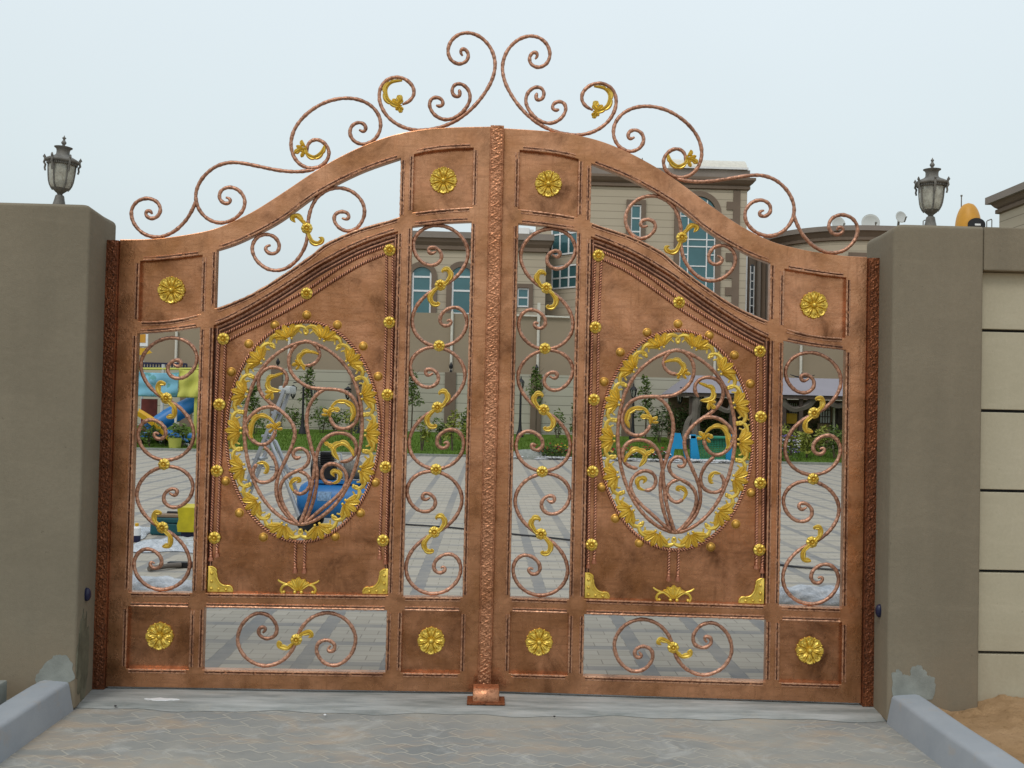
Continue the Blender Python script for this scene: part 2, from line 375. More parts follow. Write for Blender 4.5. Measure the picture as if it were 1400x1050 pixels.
    def build(s, name, mat, parent=None, smooth=False, fix=True, label=None):
        me = bpy.data.meshes.new(name)
        vs = s.v if SG[0] > 0 else [(-x, y, z) for x, y, z in s.v]
        fs = s.f if SG[0] > 0 else [tuple(reversed(f)) for f in s.f]
        me.from_pydata(vs, [], fs)
        for m in (mat if isinstance(mat, (list, tuple)) else [mat]): me.materials.append(m)
        me.polygons.foreach_set('material_index', s.mi)
        if smooth: me.polygons.foreach_set('use_smooth', [True]*len(me.polygons))
        if fix:
            bm = bmesh.new(); bm.from_mesh(me); bmesh.ops.recalc_face_normals(bm, faces=bm.faces[:]); bm.to_mesh(me); bm.free()
        me.update()
        if smooth == 'auto' or smooth is True:
            try: me.set_sharp_from_angle(angle=radians(50))
            except Exception: pass
        o = bpy.data.objects.new(name, me); COL.objects.link(o)
        if parent: o.parent = parent
        if label: o['label'] = label
        return o

def thing(name, label, cat, loc=(0, 0, 0), rz=0.0, group=None):
    o = bpy.data.objects.new(name, None); COL.objects.link(o); o.empty_display_size = 0.1
    o.location = loc; o.rotation_euler = (0, 0, rz); tag(o, label, cat, group); return o
def tag(o, label, cat, group=None, kind=None):
    if label: o['label'] = label
    if cat: o['category'] = cat
    if group: o['group'] = group
    if kind: o['kind'] = kind
    return o
def struct(o): o['kind'] = 'structure'; return o

def spline(P, step=0.008, closed=False):
    """Catmull-Rom through 2-D points, resampled"""
    P = [Vector((a, b)) for a, b in P]; n = len(P); out = []
    for i in range(n if closed else n-1):
        if closed: p0, p1, p2, p3 = P[i-1], P[i], P[(i+1) % n], P[(i+2) % n]
        else: p0, p1, p2, p3 = P[max(i-1, 0)], P[i], P[i+1], P[min(i+2, n-1)]
        L = (p2-p1).length
        if L < 1e-5: continue
        m = max(2, int(L/step)+1)
        for k in range(m):
            t = k/m
            out.append(0.5*((2*p1)+(p2-p0)*t+(2*p0-5*p1+4*p2-p3)*t*t+(3*p1-p0-3*p2+p3)*t*t*t))
    out.append(P[0].copy() if closed else P[-1].copy())
    return out
def smooth_path(P, it=2, closed=False):
    """relax a hand-measured path a little"""
    P = [Vector(p) for p in P]; n = len(P)
    for _ in range(it):
        Q = [p.copy() for p in P]
        for i in range(n):
            if not closed and i in (0, n-1): continue
            P[i] = (Q[(i-1) % n]+2*Q[i]+Q[(i+1) % n])/4
    return P
# ------------------------------------------------------------------ the gate: millimetre survey of one leaf (u from the hinge, v from the ground)
T = {"sscroll":[[362,1063],[383,1037],[413,1059],[407,1085],[373,1097],[323,1057],[325,1015],[368,977],[423,978],[485,1035],[502,1104],[473,1167],[412,1206],[327,1216],[243,1180],[186,1110],[173,1037],[208,953],[286,886],[329,868],[407,837],[468,762],[498,686],[480,609],[424,552],[340,525],[255,545],[194,603],[170,671],[190,731],[231,762],[282,758],[334,717],[340,674],[311,644],[277,648],[253,681],[284,694],[293,678]],"bscroll":[[1066,273],[1087,337],[1147,414],[1248,444],[1352,403],[1416,301],[1388,199],[1298,121],[1226,140],[1167,216],[1181,267],[1242,296],[1294,258],[1285,217],[1249,207],[1233,232],[1259,248]],"uscroll":[[871,2434],[841,2433],[836,2402],[873,2379],[915,2387],[931,2439],[895,2491],[835,2504],[776,2470],[760,2409],[788,2340],[867,2286],[944,2288],[1020,2347],[1061,2417],[1077,2496],[1070,2527],[1073,2585],[1084,2655],[1121,2717],[1180,2760],[1258,2769],[1327,2744],[1381,2681],[1391,2620],[1358,2545],[1307,2513],[1247,2525],[1207,2580],[1210,2615],[1252,2641],[1296,2626],[1305,2600],[1280,2578],[1258,2595]],"crest1":[[1901,3519],[1883,3534],[1890,3560],[1915,3564],[1942,3531],[1933,3484],[1882,3460],[1831,3486],[1809,3542],[1828,3604],[1878,3647],[1939,3657],[2010,3630],[2068,3566],[2093,3479],[2077,3397],[2028,3303],[1959,3219],[1890,3161],[1810,3117],[1709,3094],[1628,3091],[1547,3119],[1480,3168],[1442,3244],[1440,3315],[1469,3367],[1529,3398],[1590,3386],[1642,3337],[1643,3291],[1614,3249],[1574,3236]],"crest2":[[1886,3329],[1901,3304],[1882,3278],[1851,3292],[1840,3328],[1859,3364],[1900,3371],[1946,3331],[1958,3280],[1929,3218],[1869,3165],[1809,3148],[1747,3177],[1716,3232],[1725,3273],[1760,3293],[1801,3270],[1806,3245],[1782,3222],[1761,3238]],"crest3":[[1340,3088],[1361,3066],[1384,3089],[1375,3124],[1334,3138],[1289,3112],[1281,3065],[1307,3015],[1368,2997],[1428,3024],[1466,3092],[1460,3163],[1412,3227],[1341,3261],[1250,3268],[1150,3245],[1051,3181],[983,3097],[957,3015],[972,2934],[1014,2880],[1070,2861],[1130,2868],[1174,2910],[1186,2961],[1161,3006],[1115,3035],[1075,3024],[1046,2987],[1057,2942]],"crest4":[[1100,2859],[1010,2839],[910,2843],[779,2873],[698,2885],[628,2891],[549,2866],[481,2798],[443,2716],[456,2636],[508,2566],[588,2536],[667,2561],[726,2623],[734,2684],[692,2743],[632,2760],[578,2730],[574,2679],[615,2645],[655,2661],[646,2692],[619,2691]],"crest5":[[457,2671],[444,2625],[408,2553],[341,2481],[252,2450],[172,2466],[110,2535],[96,2605],[126,2661],[195,2687],[255,2660],[277,2610],[249,2564],[209,2553],[173,2582],[187,2613],[217,2609],[220,2588]],"cleafA":[[1571,3365],[1510,3353],[1481,3316],[1492,3261],[1534,3231],[1574,3227]],"cleafA2":[[1549,3227],[1558,3263],[1547,3283]],"cleafA3":[[1559,3227],[1565,3202],[1560,3186]],"cleafB":[[1051,2987],[1057,2947],[1098,2926],[1138,2954],[1152,2995]],"cleafB2":[[1052,2972],[1012,2961],[989,2943]],"cleafB3":[[1046,2982],[1028,3002],[1030,3019]],"topo":[[58,2439],[212,2445],[339,2461],[490,2490],[589,2518],[687,2565],[786,2619],[951,2733],[1100,2841],[1229,2922],[1378,2999],[1526,3057],[1679,3092],[1828,3109],[2071,3122]],"o_top":[[585,2395],[683,2430],[809,2494],[935,2570],[1112,2709],[1282,2808],[1410,2869],[1573,2931],[1582,2605],[1504,2580],[1334,2525],[1164,2440],[1113,2393],[944,2267],[775,2158],[606,2081],[586,2077]],"o_mid":[[585,1981],[695,2035],[903,2161],[1115,2308],[1166,2340],[1337,2436],[1506,2505],[1575,2525],[1567,535],[581,525]],"o_ht":[[171,2323],[260,2330],[387,2347],[506,2366],[509,2044],[439,2025],[310,2001],[175,1994]],"o_hc":[[167,1926],[313,1939],[414,1954],[508,1970],[505,528],[166,522]],"o_hb":[[166,443],[499,447],[501,116],[164,113]],"o_bot":[[572,446],[1564,451],[1559,115],[577,114]],"o_cb":[[1648,449],[1967,452],[1969,115],[1649,115]],"o_cc":[[1650,2554],[1752,2569],[1853,2582],[1973,2590],[1971,529],[1644,525]],"o_ct":[[1646,2954],[1742,2976],[1843,2990],[1975,3000],[1974,2671],[1871,2662],[1750,2648],[1650,2632]],"ropeu":[[629,1935],[738,1992],[865,2060],[1042,2170],[1109,2213],[1252,2319],[1380,2392],[1508,2445]],"ropel":[[639,1892],[740,1949],[866,2014],[1043,2118],[1127,2179],[1254,2267],[1381,2346],[1509,2406]],"ring":[[1085,1917],[1164,1897],[1243,1852],[1303,1795],[1341,1730],[1371,1668],[1391,1593],[1399,1526],[1406,1446],[1399,1375],[1391,1308],[1377,1235],[1354,1162],[1326,1095],[1281,1023],[1225,963],[1170,928],[1120,908],[1072,900],[1061,900],[1007,914],[953,943],[899,990],[851,1052],[810,1127],[787,1200],[764,1293],[754,1378],[749,1443],[756,1522],[767,1602],[789,1668],[821,1729],[858,1790],[908,1838],[970,1879],[1032,1906],[1087,1915]],"st1":[[1064,1779],[1082,1772],[1125,1778],[1162,1814],[1160,1863],[1127,1901],[1085,1914],[1068,1908],[1025,1894],[994,1854],[981,1799],[992,1744],[1028,1700],[1070,1671],[1110,1652],[1159,1648],[1239,1652],[1300,1645],[1342,1613],[1372,1569],[1383,1520],[1370,1471],[1339,1441],[1295,1427],[1253,1437],[1229,1468],[1220,1499]],"st2":[[1196,1650],[1165,1639],[1128,1606],[1099,1545],[1089,1484],[1100,1422],[1111,1376],[1128,1308],[1145,1259],[1163,1197],[1161,1124],[1148,1051],[1128,978],[1096,912]],"st3":[[1286,1252],[1323,1251],[1363,1278],[1379,1326],[1365,1376],[1326,1411],[1265,1415],[1215,1398],[1178,1362],[1159,1313],[1149,1259],[1141,1161],[1130,1076],[1110,1003],[1084,930],[1072,900]],"st4":[[1247,1134],[1216,1128],[1186,1154],[1178,1197],[1200,1233],[1237,1247],[1279,1237],[1316,1205],[1332,1156],[1313,1101],[1264,1054],[1208,1006],[1158,965],[1121,929],[1090,906]],"st5":[[960,1652],[985,1682],[988,1725],[949,1760],[901,1770],[852,1753],[824,1711],[820,1662],[843,1606],[885,1568],[939,1536],[987,1498],[1023,1455],[1034,1411],[1035,1384],[1014,1311],[983,1251],[957,1196],[941,1148],[934,1081],[948,1025],[984,969],[1025,932],[1062,906]],"st6":[[928,1417],[918,1368],[881,1333],[838,1331],[796,1359],[766,1403],[761,1446],[764,1455],[786,1497],[836,1539],[897,1553],[939,1536]],"st7":[[868,1327],[916,1283],[940,1233],[945,1184],[926,1148],[883,1125],[840,1129],[808,1157],[805,1200],[830,1230]],"st8":[[1068,1276],[1057,1260],[1030,1268],[1019,1292],[1037,1320],[1074,1328],[1107,1306],[1122,1265],[1108,1229],[1071,1202],[1043,1197],[1000,1174],[968,1141],[954,1092],[966,1031],[1002,969],[1038,931],[1068,906]],"st9":[[1035,1090],[1058,1068],[1075,1068],[1112,1088],[1131,1131],[1119,1168],[1089,1190],[1059,1198]],"gl1":[[1151,1839],[1114,1849],[1077,1849],[1049,1816],[1064,1782],[1088,1771]],"gl1b":[[1061,1782],[1033,1783],[1006,1775]],"gl1c":[[1064,1779],[1073,1760],[1078,1748]],"gl2":[[1228,1554],[1256,1581],[1299,1586],[1341,1564],[1355,1514],[1336,1472]],"gl2b":[[1223,1499],[1221,1524],[1237,1539],[1279,1535]],"gl2c":[[1220,1499],[1212,1524],[1194,1530],[1185,1543]],"gl3":[[1359,1285],[1335,1328],[1300,1353],[1260,1339],[1250,1311],[1280,1261]],"gl3b":[[1260,1311],[1233,1336],[1196,1357]],"gl4":[[1247,1134],[1278,1151],[1284,1182],[1267,1199],[1247,1192],[1257,1170]],"gl5":[[961,1729],[924,1715],[893,1703],[882,1676],[895,1645],[953,1634]],"gl5b":[[913,1629],[892,1611],[868,1590]],"gl6":[[919,1454],[883,1486],[835,1490],[804,1454],[797,1393],[808,1371]],"gl6b":[[928,1417],[928,1432],[950,1456],[959,1459]],"gl6c":[[925,1426],[907,1442],[876,1431]],"gl7":[[833,1235],[867,1241],[891,1219],[887,1186],[869,1183]],"gl9":[[1034,1087],[1017,1121],[1033,1151],[1063,1156],[1069,1141],[1051,1133]],"studs":[[1080,2053],[907,1994],[768,1887],[678,1731],[1249,2003],[1394,1890],[1480,1725],[1480,1143],[1403,974],[1269,843],[878,832],[744,961],[664,1133]],"sl":[[329,868],[299,895],[281,929],[293,959],[322,955],[319,942]],"sl2":[[329,868],[364,843],[384,811],[375,777],[341,772],[349,785]],"sflow":[[329,868]],"bl1":[[1069,280],[1103,312],[1144,325],[1158,302],[1138,292]],"bl2":[[1063,265],[1029,232],[983,241],[979,266],[998,259]],"ul1":[[1066,2533],[1048,2563],[1013,2596],[991,2587],[1005,2561]],"ul2":[[1075,2520],[1098,2464],[1133,2452],[1152,2474],[1134,2483]]}
T = {k: [(a/1000, b/1000) for a, b in v] for k, v in T.items()}
HL = Vector((-2.10322, -0.00546, 0)); HR = Vector((2.10057, -0.09214, 0)); AL, AR = 0.0034135, 0.0576212
YF = -0.025            # front face of the tube frame
V0 = 0.014             # underside of the leaf

def interp(P, u):
    for (a, b), (c, d) in zip(P, P[1:]):
        if a <= u <= c: return b+(d-b)*(u-a)/(c-a)
    return P[0][1] if u < P[0][0] else P[-1][1]
TOP = [tuple(p) for p in smooth_path(spline(T['topo'], 0.03), 4)]
def side(P, k=3): return smooth_path(spline(P, 0.025), k)
U1, U2, U3, U4, U5, U6 = 0.168, 0.507, 0.581, 1.566, 1.648, 1.973
def fit_side(P, ua, ub):
    P = sorted([tuple(p) for p in P]); P[0] = (ua, P[0][1]); P[-1] = (ub, P[-1][1]); return [tuple(p) for p in side(P)]
def rect(ua, ub, va, vb): return dict(b=[(ua, va), (ub, va)], r=[(ub, va), (ub, vb)], t=[(ub, vb), (ua, vb)], l=[(ua, vb), (ua, va)])
def opening(ua, ub, bot, top):
    """bot, top: left-to-right polylines"""
    return dict(b=bot, r=[bot[-1], top[-1]], t=top[::-1], l=[top[0], bot[0]])
OPEN = {
 'hinge_top': opening(U1+.004, U2, fit_side(T['o_ht'][4:], U1+.004, U2), fit_side(T['o_ht'][:4], U1+.004, U2)),
 'hinge_col': opening(U1, U2, [(U1, .525), (U2, .527)], fit_side(T['o_hc'][:4], U1, U2)),
 'hinge_bot': rect(U1-.002, U2-.006, .114, .446),
 'top': opening(U3+.004, U4+.010, fit_side(T['o_top'][8:], U3+.004, U4+.010), fit_side(T['o_top'][:8], U3+.004, U4+.010)),
 'centre': opening(U3, U4, [(U3, .528), (U4, .533)], fit_side(T['o_mid'][:8], U3, U4+.004)),
 'bottom': rect(U3-.006, U4-.003, .114, .449),
 'lock_bot': rect(U5, U6-.004, .115, .450),
 'lock_col': opening(U5, U6, [(U5, .527), (U6, .529)], fit_side(T['o_cc'][:4], U5, U6)),
 'lock_top': opening(U5, U6+.002, fit_side(T['o_ct'][4:], U5, U6+.002), fit_side(T['o_ct'][:4], U5, U6+.002)),
}
def loop(o): 
    P = []
    for k in 'brtl': P += [tuple(p) for p in o[k][:-1]]
    return P
def curve_plate(name, loops, y0, y1, bevel, mat, parent):
    """flat plate with holes between depths y0 (front) and y1"""
    cu = bpy.data.curves.new(name, 'CURVE'); cu.dimensions = '2D'; cu.fill_mode = 'BOTH'
    cu.extrude = (y1-y0)/2-bevel; cu.bevel_depth = bevel; cu.bevel_resolution = 1; cu.offset = -bevel
    for L in loops:
        sp = cu.splines.new('POLY'); sp.points.add(len(L)-1); sp.use_cyclic_u = True
        for p, (a, b) in zip(sp.points, L): p.co = (a, b, 0, 1)
    tmp = bpy.data.objects.new('tmp', cu); COL.objects.link(tmp)
    bpy.context.view_layer.update()
    me = bpy.data.meshes.new_from_object(tmp.evaluated_get(bpy.context.evaluated_depsgraph_get()))
    bpy.data.objects.remove(tmp); bpy.data.curves.remove(cu)
    mb = MB(); ym = (y0+y1)/2
    mb.add([(v.co.x, ym-v.co.z, v.co.y) for v in me.vertices], [tuple(p.vertices) for p in me.polygons])
    bpy.data.meshes.remove(me)
    return mb.build(name, mat, parent)

def offset_side(P, d, inset):
    """a side polyline moved d outwards of its opening (counter-clockwise order) and shortened at both ends"""
    P = [Vector(p) for p in P]; out = []
    dense = []
    for a, b in zip(P, P[1:]):
        m = max(1, int((b-a).length/0.012))
        dense += [a.lerp(b, k/m) for k in range(m)]
    dense.append(P[-1])
    n = len(dense)
    for i, p in enumerate(dense):
        t = (dense[min(i+1, n-1)]-dense[max(i-1, 0)]).normalized()
        out.append(p+Vector((t.y, -t.x))*d)
    L = 0; acc = [0]
    for a, b in zip(out, out[1:]): L += (b-a).length; acc.append(L)
    return [p for p, s in zip(out, acc) if inset <= s <= L-inset]
def p3(P, y): return [(p[0], y, p[1]) for p in P]

def trim(name, o, parent, rnd, sides='brtl'):
    mb = MB()
    for k in sides:
        A = offset_side(o[k], 0.0050, 0.003)
        if len(A) < 3: continue
        ph = rnd.random()*6
        mb.cur = 0
        mb.sweep(p3(A, YF-0.001), lambda t, d: 0.0056*(1+0.22*sin(d*330+ph)+0.12*sin(d*83+2*ph)), 7)
        B = offset_side(o[k], 0.0205, 0.010)
        if len(B) > 3: mb.sweep(p3(B, YF), lambda t, d: 0.0044*(1+0.28*sin(d*290+1+ph)), 6)
        # dark hammered groove between the two ridges, broken into dashes
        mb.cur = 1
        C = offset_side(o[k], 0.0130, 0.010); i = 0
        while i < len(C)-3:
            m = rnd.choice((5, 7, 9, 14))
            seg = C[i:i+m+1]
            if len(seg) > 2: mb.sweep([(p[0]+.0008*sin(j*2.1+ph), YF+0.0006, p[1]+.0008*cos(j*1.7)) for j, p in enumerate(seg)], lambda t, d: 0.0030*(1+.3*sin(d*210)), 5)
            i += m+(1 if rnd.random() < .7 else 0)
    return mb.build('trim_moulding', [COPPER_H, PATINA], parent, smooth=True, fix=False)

def scroll(P, parent, r=0.0105, y=0.0, relax=1, closed=False, name='scroll'):
    C = spline(smooth_path(P, relax, closed), 0.0065, closed); C = smooth_path(C, 3, closed)
    mb = MB(); ph = random.random()*9
    def rad(t, d):
        e = 1.0
        if not closed: e = min(1.0, 0.55+t*22, 0.55+(1-t)*22)
        return r*e*(1+0.06*sin(d*205+ph)+0.05*sin(d*97+ph*2)+.04*sin(d*41))
    mb.sweep(p3(C, y), rad, 8, cap=not closed)
    return mb.build(name, COPPER_S, parent, smooth=True, fix=False)

def leaf_strip(mb, P, w, y, h=0.010, lobes=4, tip=0.15, both=False, start=0.35):
    """acanthus leaf along a path: ridged, scalloped along its outer edge, tapering to the tip"""
    C = spline(P, 0.0035); n = len(C); vs = []; W = 7
    prof = [(-1, 0.0), (-.66, .62), (-.36, .45), (0, 1.0), (.36, .45), (.66, .62), (1, 0.0)]
    for i, p in enumerate(C):
        t = i/(n-1); tg = (C[min(i+1, n-1)]-C[max(i-1, 0)]).normalized(); nr = Vector((tg.y, -tg.x))
        env = start+(1-start)*sin(min(1, t*1.7)*pi/2)
        env *= 1.0 if t < 0.72 else max(tip, cos((t-0.72)/0.28*pi/2*0.92))
        sc = abs(sin(pi*lobes*t))**0.6
        wo = w*env*(0.68+0.45*sc); wi = w*env*((0.68+0.45*sc) if both else 0.62)
        for a, hh in prof:
            off = nr*(wo if a > 0 else wi)*a
            vs.append((p.x+off.x, y-hh*h*(0.45+0.55*env), p.y+off.y))
    fs = [(i*W+k, i*W+k+1, (i+1)*W+k+1, (i+1)*W+k) for i in range(n-1) for k in range(W-1)]
    # closed back
    o = len(vs)
    for i in range(n):
        a, b = vs[i*W], vs[i*W+W-1]; vs.append(((a[0]+b[0])/2, y+0.004, (a[2]+b[2])/2))
    for i in range(n-1):
        fs += [(i*W, (i+1)*W, o+i+1, o+i), (o+i, o+i+1, (i+1)*W+W-1, i*W+W-1)]
    fs += [tuple(range(W))+(o,), tuple((n-1)*W+k for k in range(W))+(o+n-1,)]
    mb.add(vs, fs)
def lobed(P, w):
    """a pointed leaf with two side lobes"""
    a, b = Vector(P[0]), Vector(P[-1]); d = b-a; n = Vector((-d.y, d.x)); out = [(P, w, 2, True)]
    for sg in (-1, 1):
        st = a+d*.18; out.append(([st, st+d*.20+n*sg*.26, st+d*.46+n*sg*.50], w*.72, 1, True))
    return out
def gold_leaf(paths, parent, y=-0.010, name='gold_leaf'):
    """paths: (points, half width, lobes, both)"""
    mb = MB()
    for P, w, lo, both in paths: leaf_strip(mb, P, w, y, 0.013, lo, both=both)
    return mb.build(name, GOLD, parent, smooth=True)
def ball(mb, u, y, v, r, n=10, flat=1.0):
    rings = [(max(1e-4, r*sin(pi*k/8)), -r*flat*cos(pi*k/8)) for k in range(9)]
    mb.lathe(rings, n, (u, y, v), 'Y')

def relief(mb, u, v, y, R, hf, rf, nr=14, nt=64):
    vs = [(u, y-hf(0, 0), v)]
    for i in range(1, nr+1):
        for k in range(nt):
            th = 2*pi*k/nt; r = i/nr; rr = R*r*rf(th) if i > nr*0.45 else R*r*(1+(rf(th)-1)*(i/(nr*0.45))**2)
            vs.append((u+rr*sin(th), y-hf(r, th), v+rr*cos(th)))
    for k in range(nt):
        th = 2*pi*k/nt; vs.append((u+R*.97*rf(th)*sin(th), y+0.004, v+R*.97*rf(th)*cos(th)))
    fs = [(0, 1+k, 1+(k+1) % nt) for k in range(nt)]
    fs += [(1+(i-1)*nt+k, 1+i*nt+k, 1+i*nt+(k+1) % nt, 1+(i-1)*nt+(k+1) % nt) for i in range(1, nr+1) for k in range(nt)]
    mb.add(vs, fs)
def rosette(u, v, y, parent, R=0.0775):
    mb = MB()
    def hf(r, th):
        c = abs(cos(4*th)); s_ = abs(sin(4*th))
        if r < 0.19: return 0.012+0.016*sqrt(max(0, 1-(r/0.19)**2))
        big = 0.017*(sin(pi*min(1, (r-0.16)/0.86))**0.7)*(0.40+0.60*c**0.6)
        rib = 0.0022*(cos(24*th))*(0.2+0.8*sin(pi*min(1, r)))*(1 if .3 < r < .8 else 0.2)
        rim = 0.006*math.exp(-((r-0.92)/0.06)**2)*(0.5+c)
        cut = -0.006*math.exp(-((r-0.72)/0.05)**2)*(1-c**3)
        return max(0.0015, big+rib+rim+cut)
    mb2 = relief(mb, u, v, y, R, hf, lambda th: 0.875+0.085*abs(cos(4*th))**0.7+0.05*max(0, cos(8*th))**4, 26, 128)
    for k in range(8):
        a = 2*pi*(k+0.5)/8; ball(mb, u+R*.90*sin(a), y-0.004, v+R*.90*cos(a), 0.0065, 8)
        for s_ in (-1, 1):
            b = 2*pi*k/8+s_*0.20
            q = [(u+R*m*sin(b+s_*dd), v+R*m*cos(b+s_*dd)) for m, dd in ((.50, .02), (.68, .06), (.86, .04), (.93, -.06), (.86, -.13), (.78, -.08))]
            C = spline(q, 0.004); mb.sweep(p3(C, y-0.013), lambda t, d: 0.0034*(1-.4*t), 6)
    return mb.build('rosette', GOLD, parent, smooth=True)
def flower(u, v, y, parent, R=0.032, mat=None):
    mb = MB()
    def hf(r, th):
        c = abs(cos(4*th))
        if r < 0.22: return 0.007+0.010*sqrt(max(0, 1-(r/0.22)**2))
        ring = 0.010*math.exp(-((r-0.47)/0.11)**2)
        pet = 0.008*(sin(pi*min(1, max(0, (r-0.40)/0.62)))**0.8)*(0.35+0.65*c)
        return max(0.001, 0.003*(1-r)+ring+pet)
    relief(mb, u, v, y, R, hf, lambda th: 0.90+0.11*abs(cos(4*th))**0.6, 16, 56)
    return mb.build('flower', mat or GOLD, parent, smooth=True)
def stud(u, v, y, parent, R=0.022):
    mb = MB(); prof = [(R*1.05, 0.006), (R*1.05, 0.0), (R, -0.005)]
    prof = [(R*cos(a*pi/16), R*0.78*sin(a*pi/16)) for a in range(0, 8)]+[(0.0008, R*0.78)]
    mb.lathe([(R*1.12, -0.003), (R*1.14, 0.001), (R*1.0, 0.0025)]+[(r, h+0.0025) for r, h in prof[1:]], 20, (u, y, v), 'Y')
    return mb.build('stud', GOLD2, parent, smooth=True)
ROPE_PROF = lambda th: 0.60+0.52*abs(cos(1.0*th))**0.9
def rope(P, parent, y, r=0.0084, closed=False, step=0.0030, twist=2*pi/0.030):
    C = spline(P, step, closed)
    mb = MB(); N = 12; mb.sweep(p3(C, y), r, N, ROPE_PROF, twist, cap=not closed)
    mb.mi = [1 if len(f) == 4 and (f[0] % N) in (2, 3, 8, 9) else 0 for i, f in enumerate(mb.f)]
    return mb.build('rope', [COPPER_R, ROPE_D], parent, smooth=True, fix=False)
def tassel(u, v, y, parent, L=0.05):
    mb = MB()
    prof = [(0.004, 0.0), (0.0075, -.003), (0.0085, -.008), (0.006, -.013), (0.0055, -.016), (0.009, -.020), (0.0075, -.025), (0.009, -.034), (0.0125, -L), (0.011, -L-.003), (0.002, -L-.002)]
    mb.lathe(prof, 12, (u, y, v), 'Z')
    for k in range(12):
        a = 2*pi*k/12
        mb.sweep([(u+r*1.02*cos(a), y+r*1.02*sin(a), v+h) for r, h in ((.0075, -.026), (.0092, -.034), (.0125, -L))], 0.0014, 4)
    return mb.build('tassel', COPPER_R, parent, smooth=True)

def acanthus(cu, cv, nu, nv, y, parent, s=1.0, rnd=None):
    """gold palmette with two C-scroll arms; (nu, nv) points outwards"""
    tu, tv = -nv, nu
    def P(L): return [(cu+s*(t*tu+n*nu), cv+s*(t*tv+n*nv)) for t, n in L]
    mb = MB()
    for a, L, w in ((0, .062, .0150), (.62, .060, .0165), (-.62, .060, .0165), (1.18, .055, .0150), (-1.18, .055, .0150)):
        st = (0.012*sin(a), -0.026)
        tip = (st[0]+L*sin(a)*1.15, st[1]+L*cos(a)*1.02+0.006)
        md = ((st[0]+tip[0])/2+0.004*cos(a)*(1 if a >= 0 else -1)*(a != 0), (st[1]+tip[1])/2+0.008*abs(sin(a)))
        leaf_strip(mb, P([st, md, tip]), w*s, y-0.002-0.004*cos(a), 0.019, 1, tip=0.40, both=True, start=0.45)
    for sg in (-1, 1):
        arm = [(.014*sg, -.018), (.030*sg, -.004), (.050*sg, .008), (.072*sg, .006), (.090*sg, -.008), (.097*sg, -.028), (.088*sg, -.040)]
        C = spline(P(arm), 0.004)
        mb.sweep(p3(C, y-0.003), lambda t, d: s*0.0088*(0.75+0.55*sin(pi*min(1, t*1.15))), 7)
        q = P([(.086*sg, -.040)])[0]; ball(mb, q[0], y-0.004, q[1], 0.0085*s, 8)
        arm2 = [(.012*sg, -.026), (.030*sg, -.022), (.047*sg, -.014), (.060*sg, -.016), (.066*sg, -.030)]
        C = spline(P(arm2), 0.004); mb.sweep(p3(C, y-0.002), lambda t, d: s*0.0062*(1-.3*t), 6)
        q = P([(.012*sg, -.034)])[0]; ball(mb, q[0], y-0.006, q[1], 0.0075*s, 8)
        tw = P([(.074*sg, .005), (.082*sg, .016), (.088*sg, .020)]); C = spline(tw, 0.003); mb.sweep(p3(C, y-0.002), lambda t, d: s*0.0045*(1-.3*t), 6)
    return mb.build('acanthus_ornament', GOLD, parent, smooth=True)

def bottom_palmette(u, v, y, parent):
    mb = MB()
    for a, L, w in ((0, .072, .018), (.5, .068, .017), (-.5, .068, .017), (.98, .066, .015), (-.98, .066, .015)):
        st = (u+0.008*sin(a), v+0.002); tip = (u+L*sin(a)*1.1, v+L*cos(a)*.92+.010)
        md = ((st[0]+tip[0])/2, (st[1]+tip[1])/2+0.010*abs(sin(a)))
        leaf_strip(mb, [st, md, tip], w, y-.002-.004*cos(a), .012, 1, tip=.5, both=True, start=.4)
    for sg in (-1, 1):
        for arm, r in (([(.006, .004), (.028, .022), (.056, .034), (.082, .026), (.094, .004), (.086, -.012), (.074, -.006)], .0075), ([(.060, .036), (.084, .042), (.104, .052), (.112, .060)], .0055)):
            C = spline([(u+sg*a, v+b) for a, b in arm], .004); mb.sweep(p3(C, y-.003), lambda t, d: r*(.8+.3*sin(pi*t)), 7)
        ball(mb, u+sg*.078, y-.005, v-.006, .010, 8); ball(mb, u+sg*.018, y-.006, v-.006, .011, 8)
    return mb.build('palmette', GOLD, parent, smooth=True)
def corner_plate(u, v, sg, y, parent):
    """L-shaped gilt corner with a concave inner edge; sg = +1 opens towards larger u"""
    L, H, a = .138, .140, .046
    inner = [(L, 0), (L, .012), (L-.010, .030), (L-.028, .034), (L-.040, .030)]
    for k in range(7):
        t = k/6*pi/2; inner.append((L-.040-(L-.040-a)*sin(t)*1.0, .034+(H-.074)*(1-cos(t))))
    inner += [(a-.004, H-.034), (a-.004, H-.016), (.026, H-.004), (.012, H), (0, H)]
    P = [(0, 0)]+inner
    mb = MB(); n = len(P); c = (0.032, 0.030)
    def ring(k, yy): return [(u+sg*(c[0]+(p[0]-c[0])*k), yy, v+c[1]+(p[1]-c[1])*k) for p in P]
    mb.loft([ring(1, y+.003), ring(1, y-.004), ring(.97, y-.007)])
    C = spline(inner[1:-1], .006); C2 = [(c[0]+(p.x-c[0])*.97, c[1]+(p.y-c[1])*.97) for p in C]
    mb.sweep([(u+sg*p[0], y-.007, v+p[1]) for p in C2], .0052, 7)
    C3 = [(p.x-.011, p.y-.011) for p in C[4:-4]]
    mb.sweep([(u+sg*p[0], y-.006, v+p[1]) for p in C3], .0036, 6)
    for a_, b_ in ((.020, .018), (.020, .058), (.020, .100), (.060, .016), (.100, .014)): ball(mb, u+sg*a_, y-.007, v+b_, .0085, 10)
    return mb.build('corner_plate', GOLD, parent, smooth='auto')

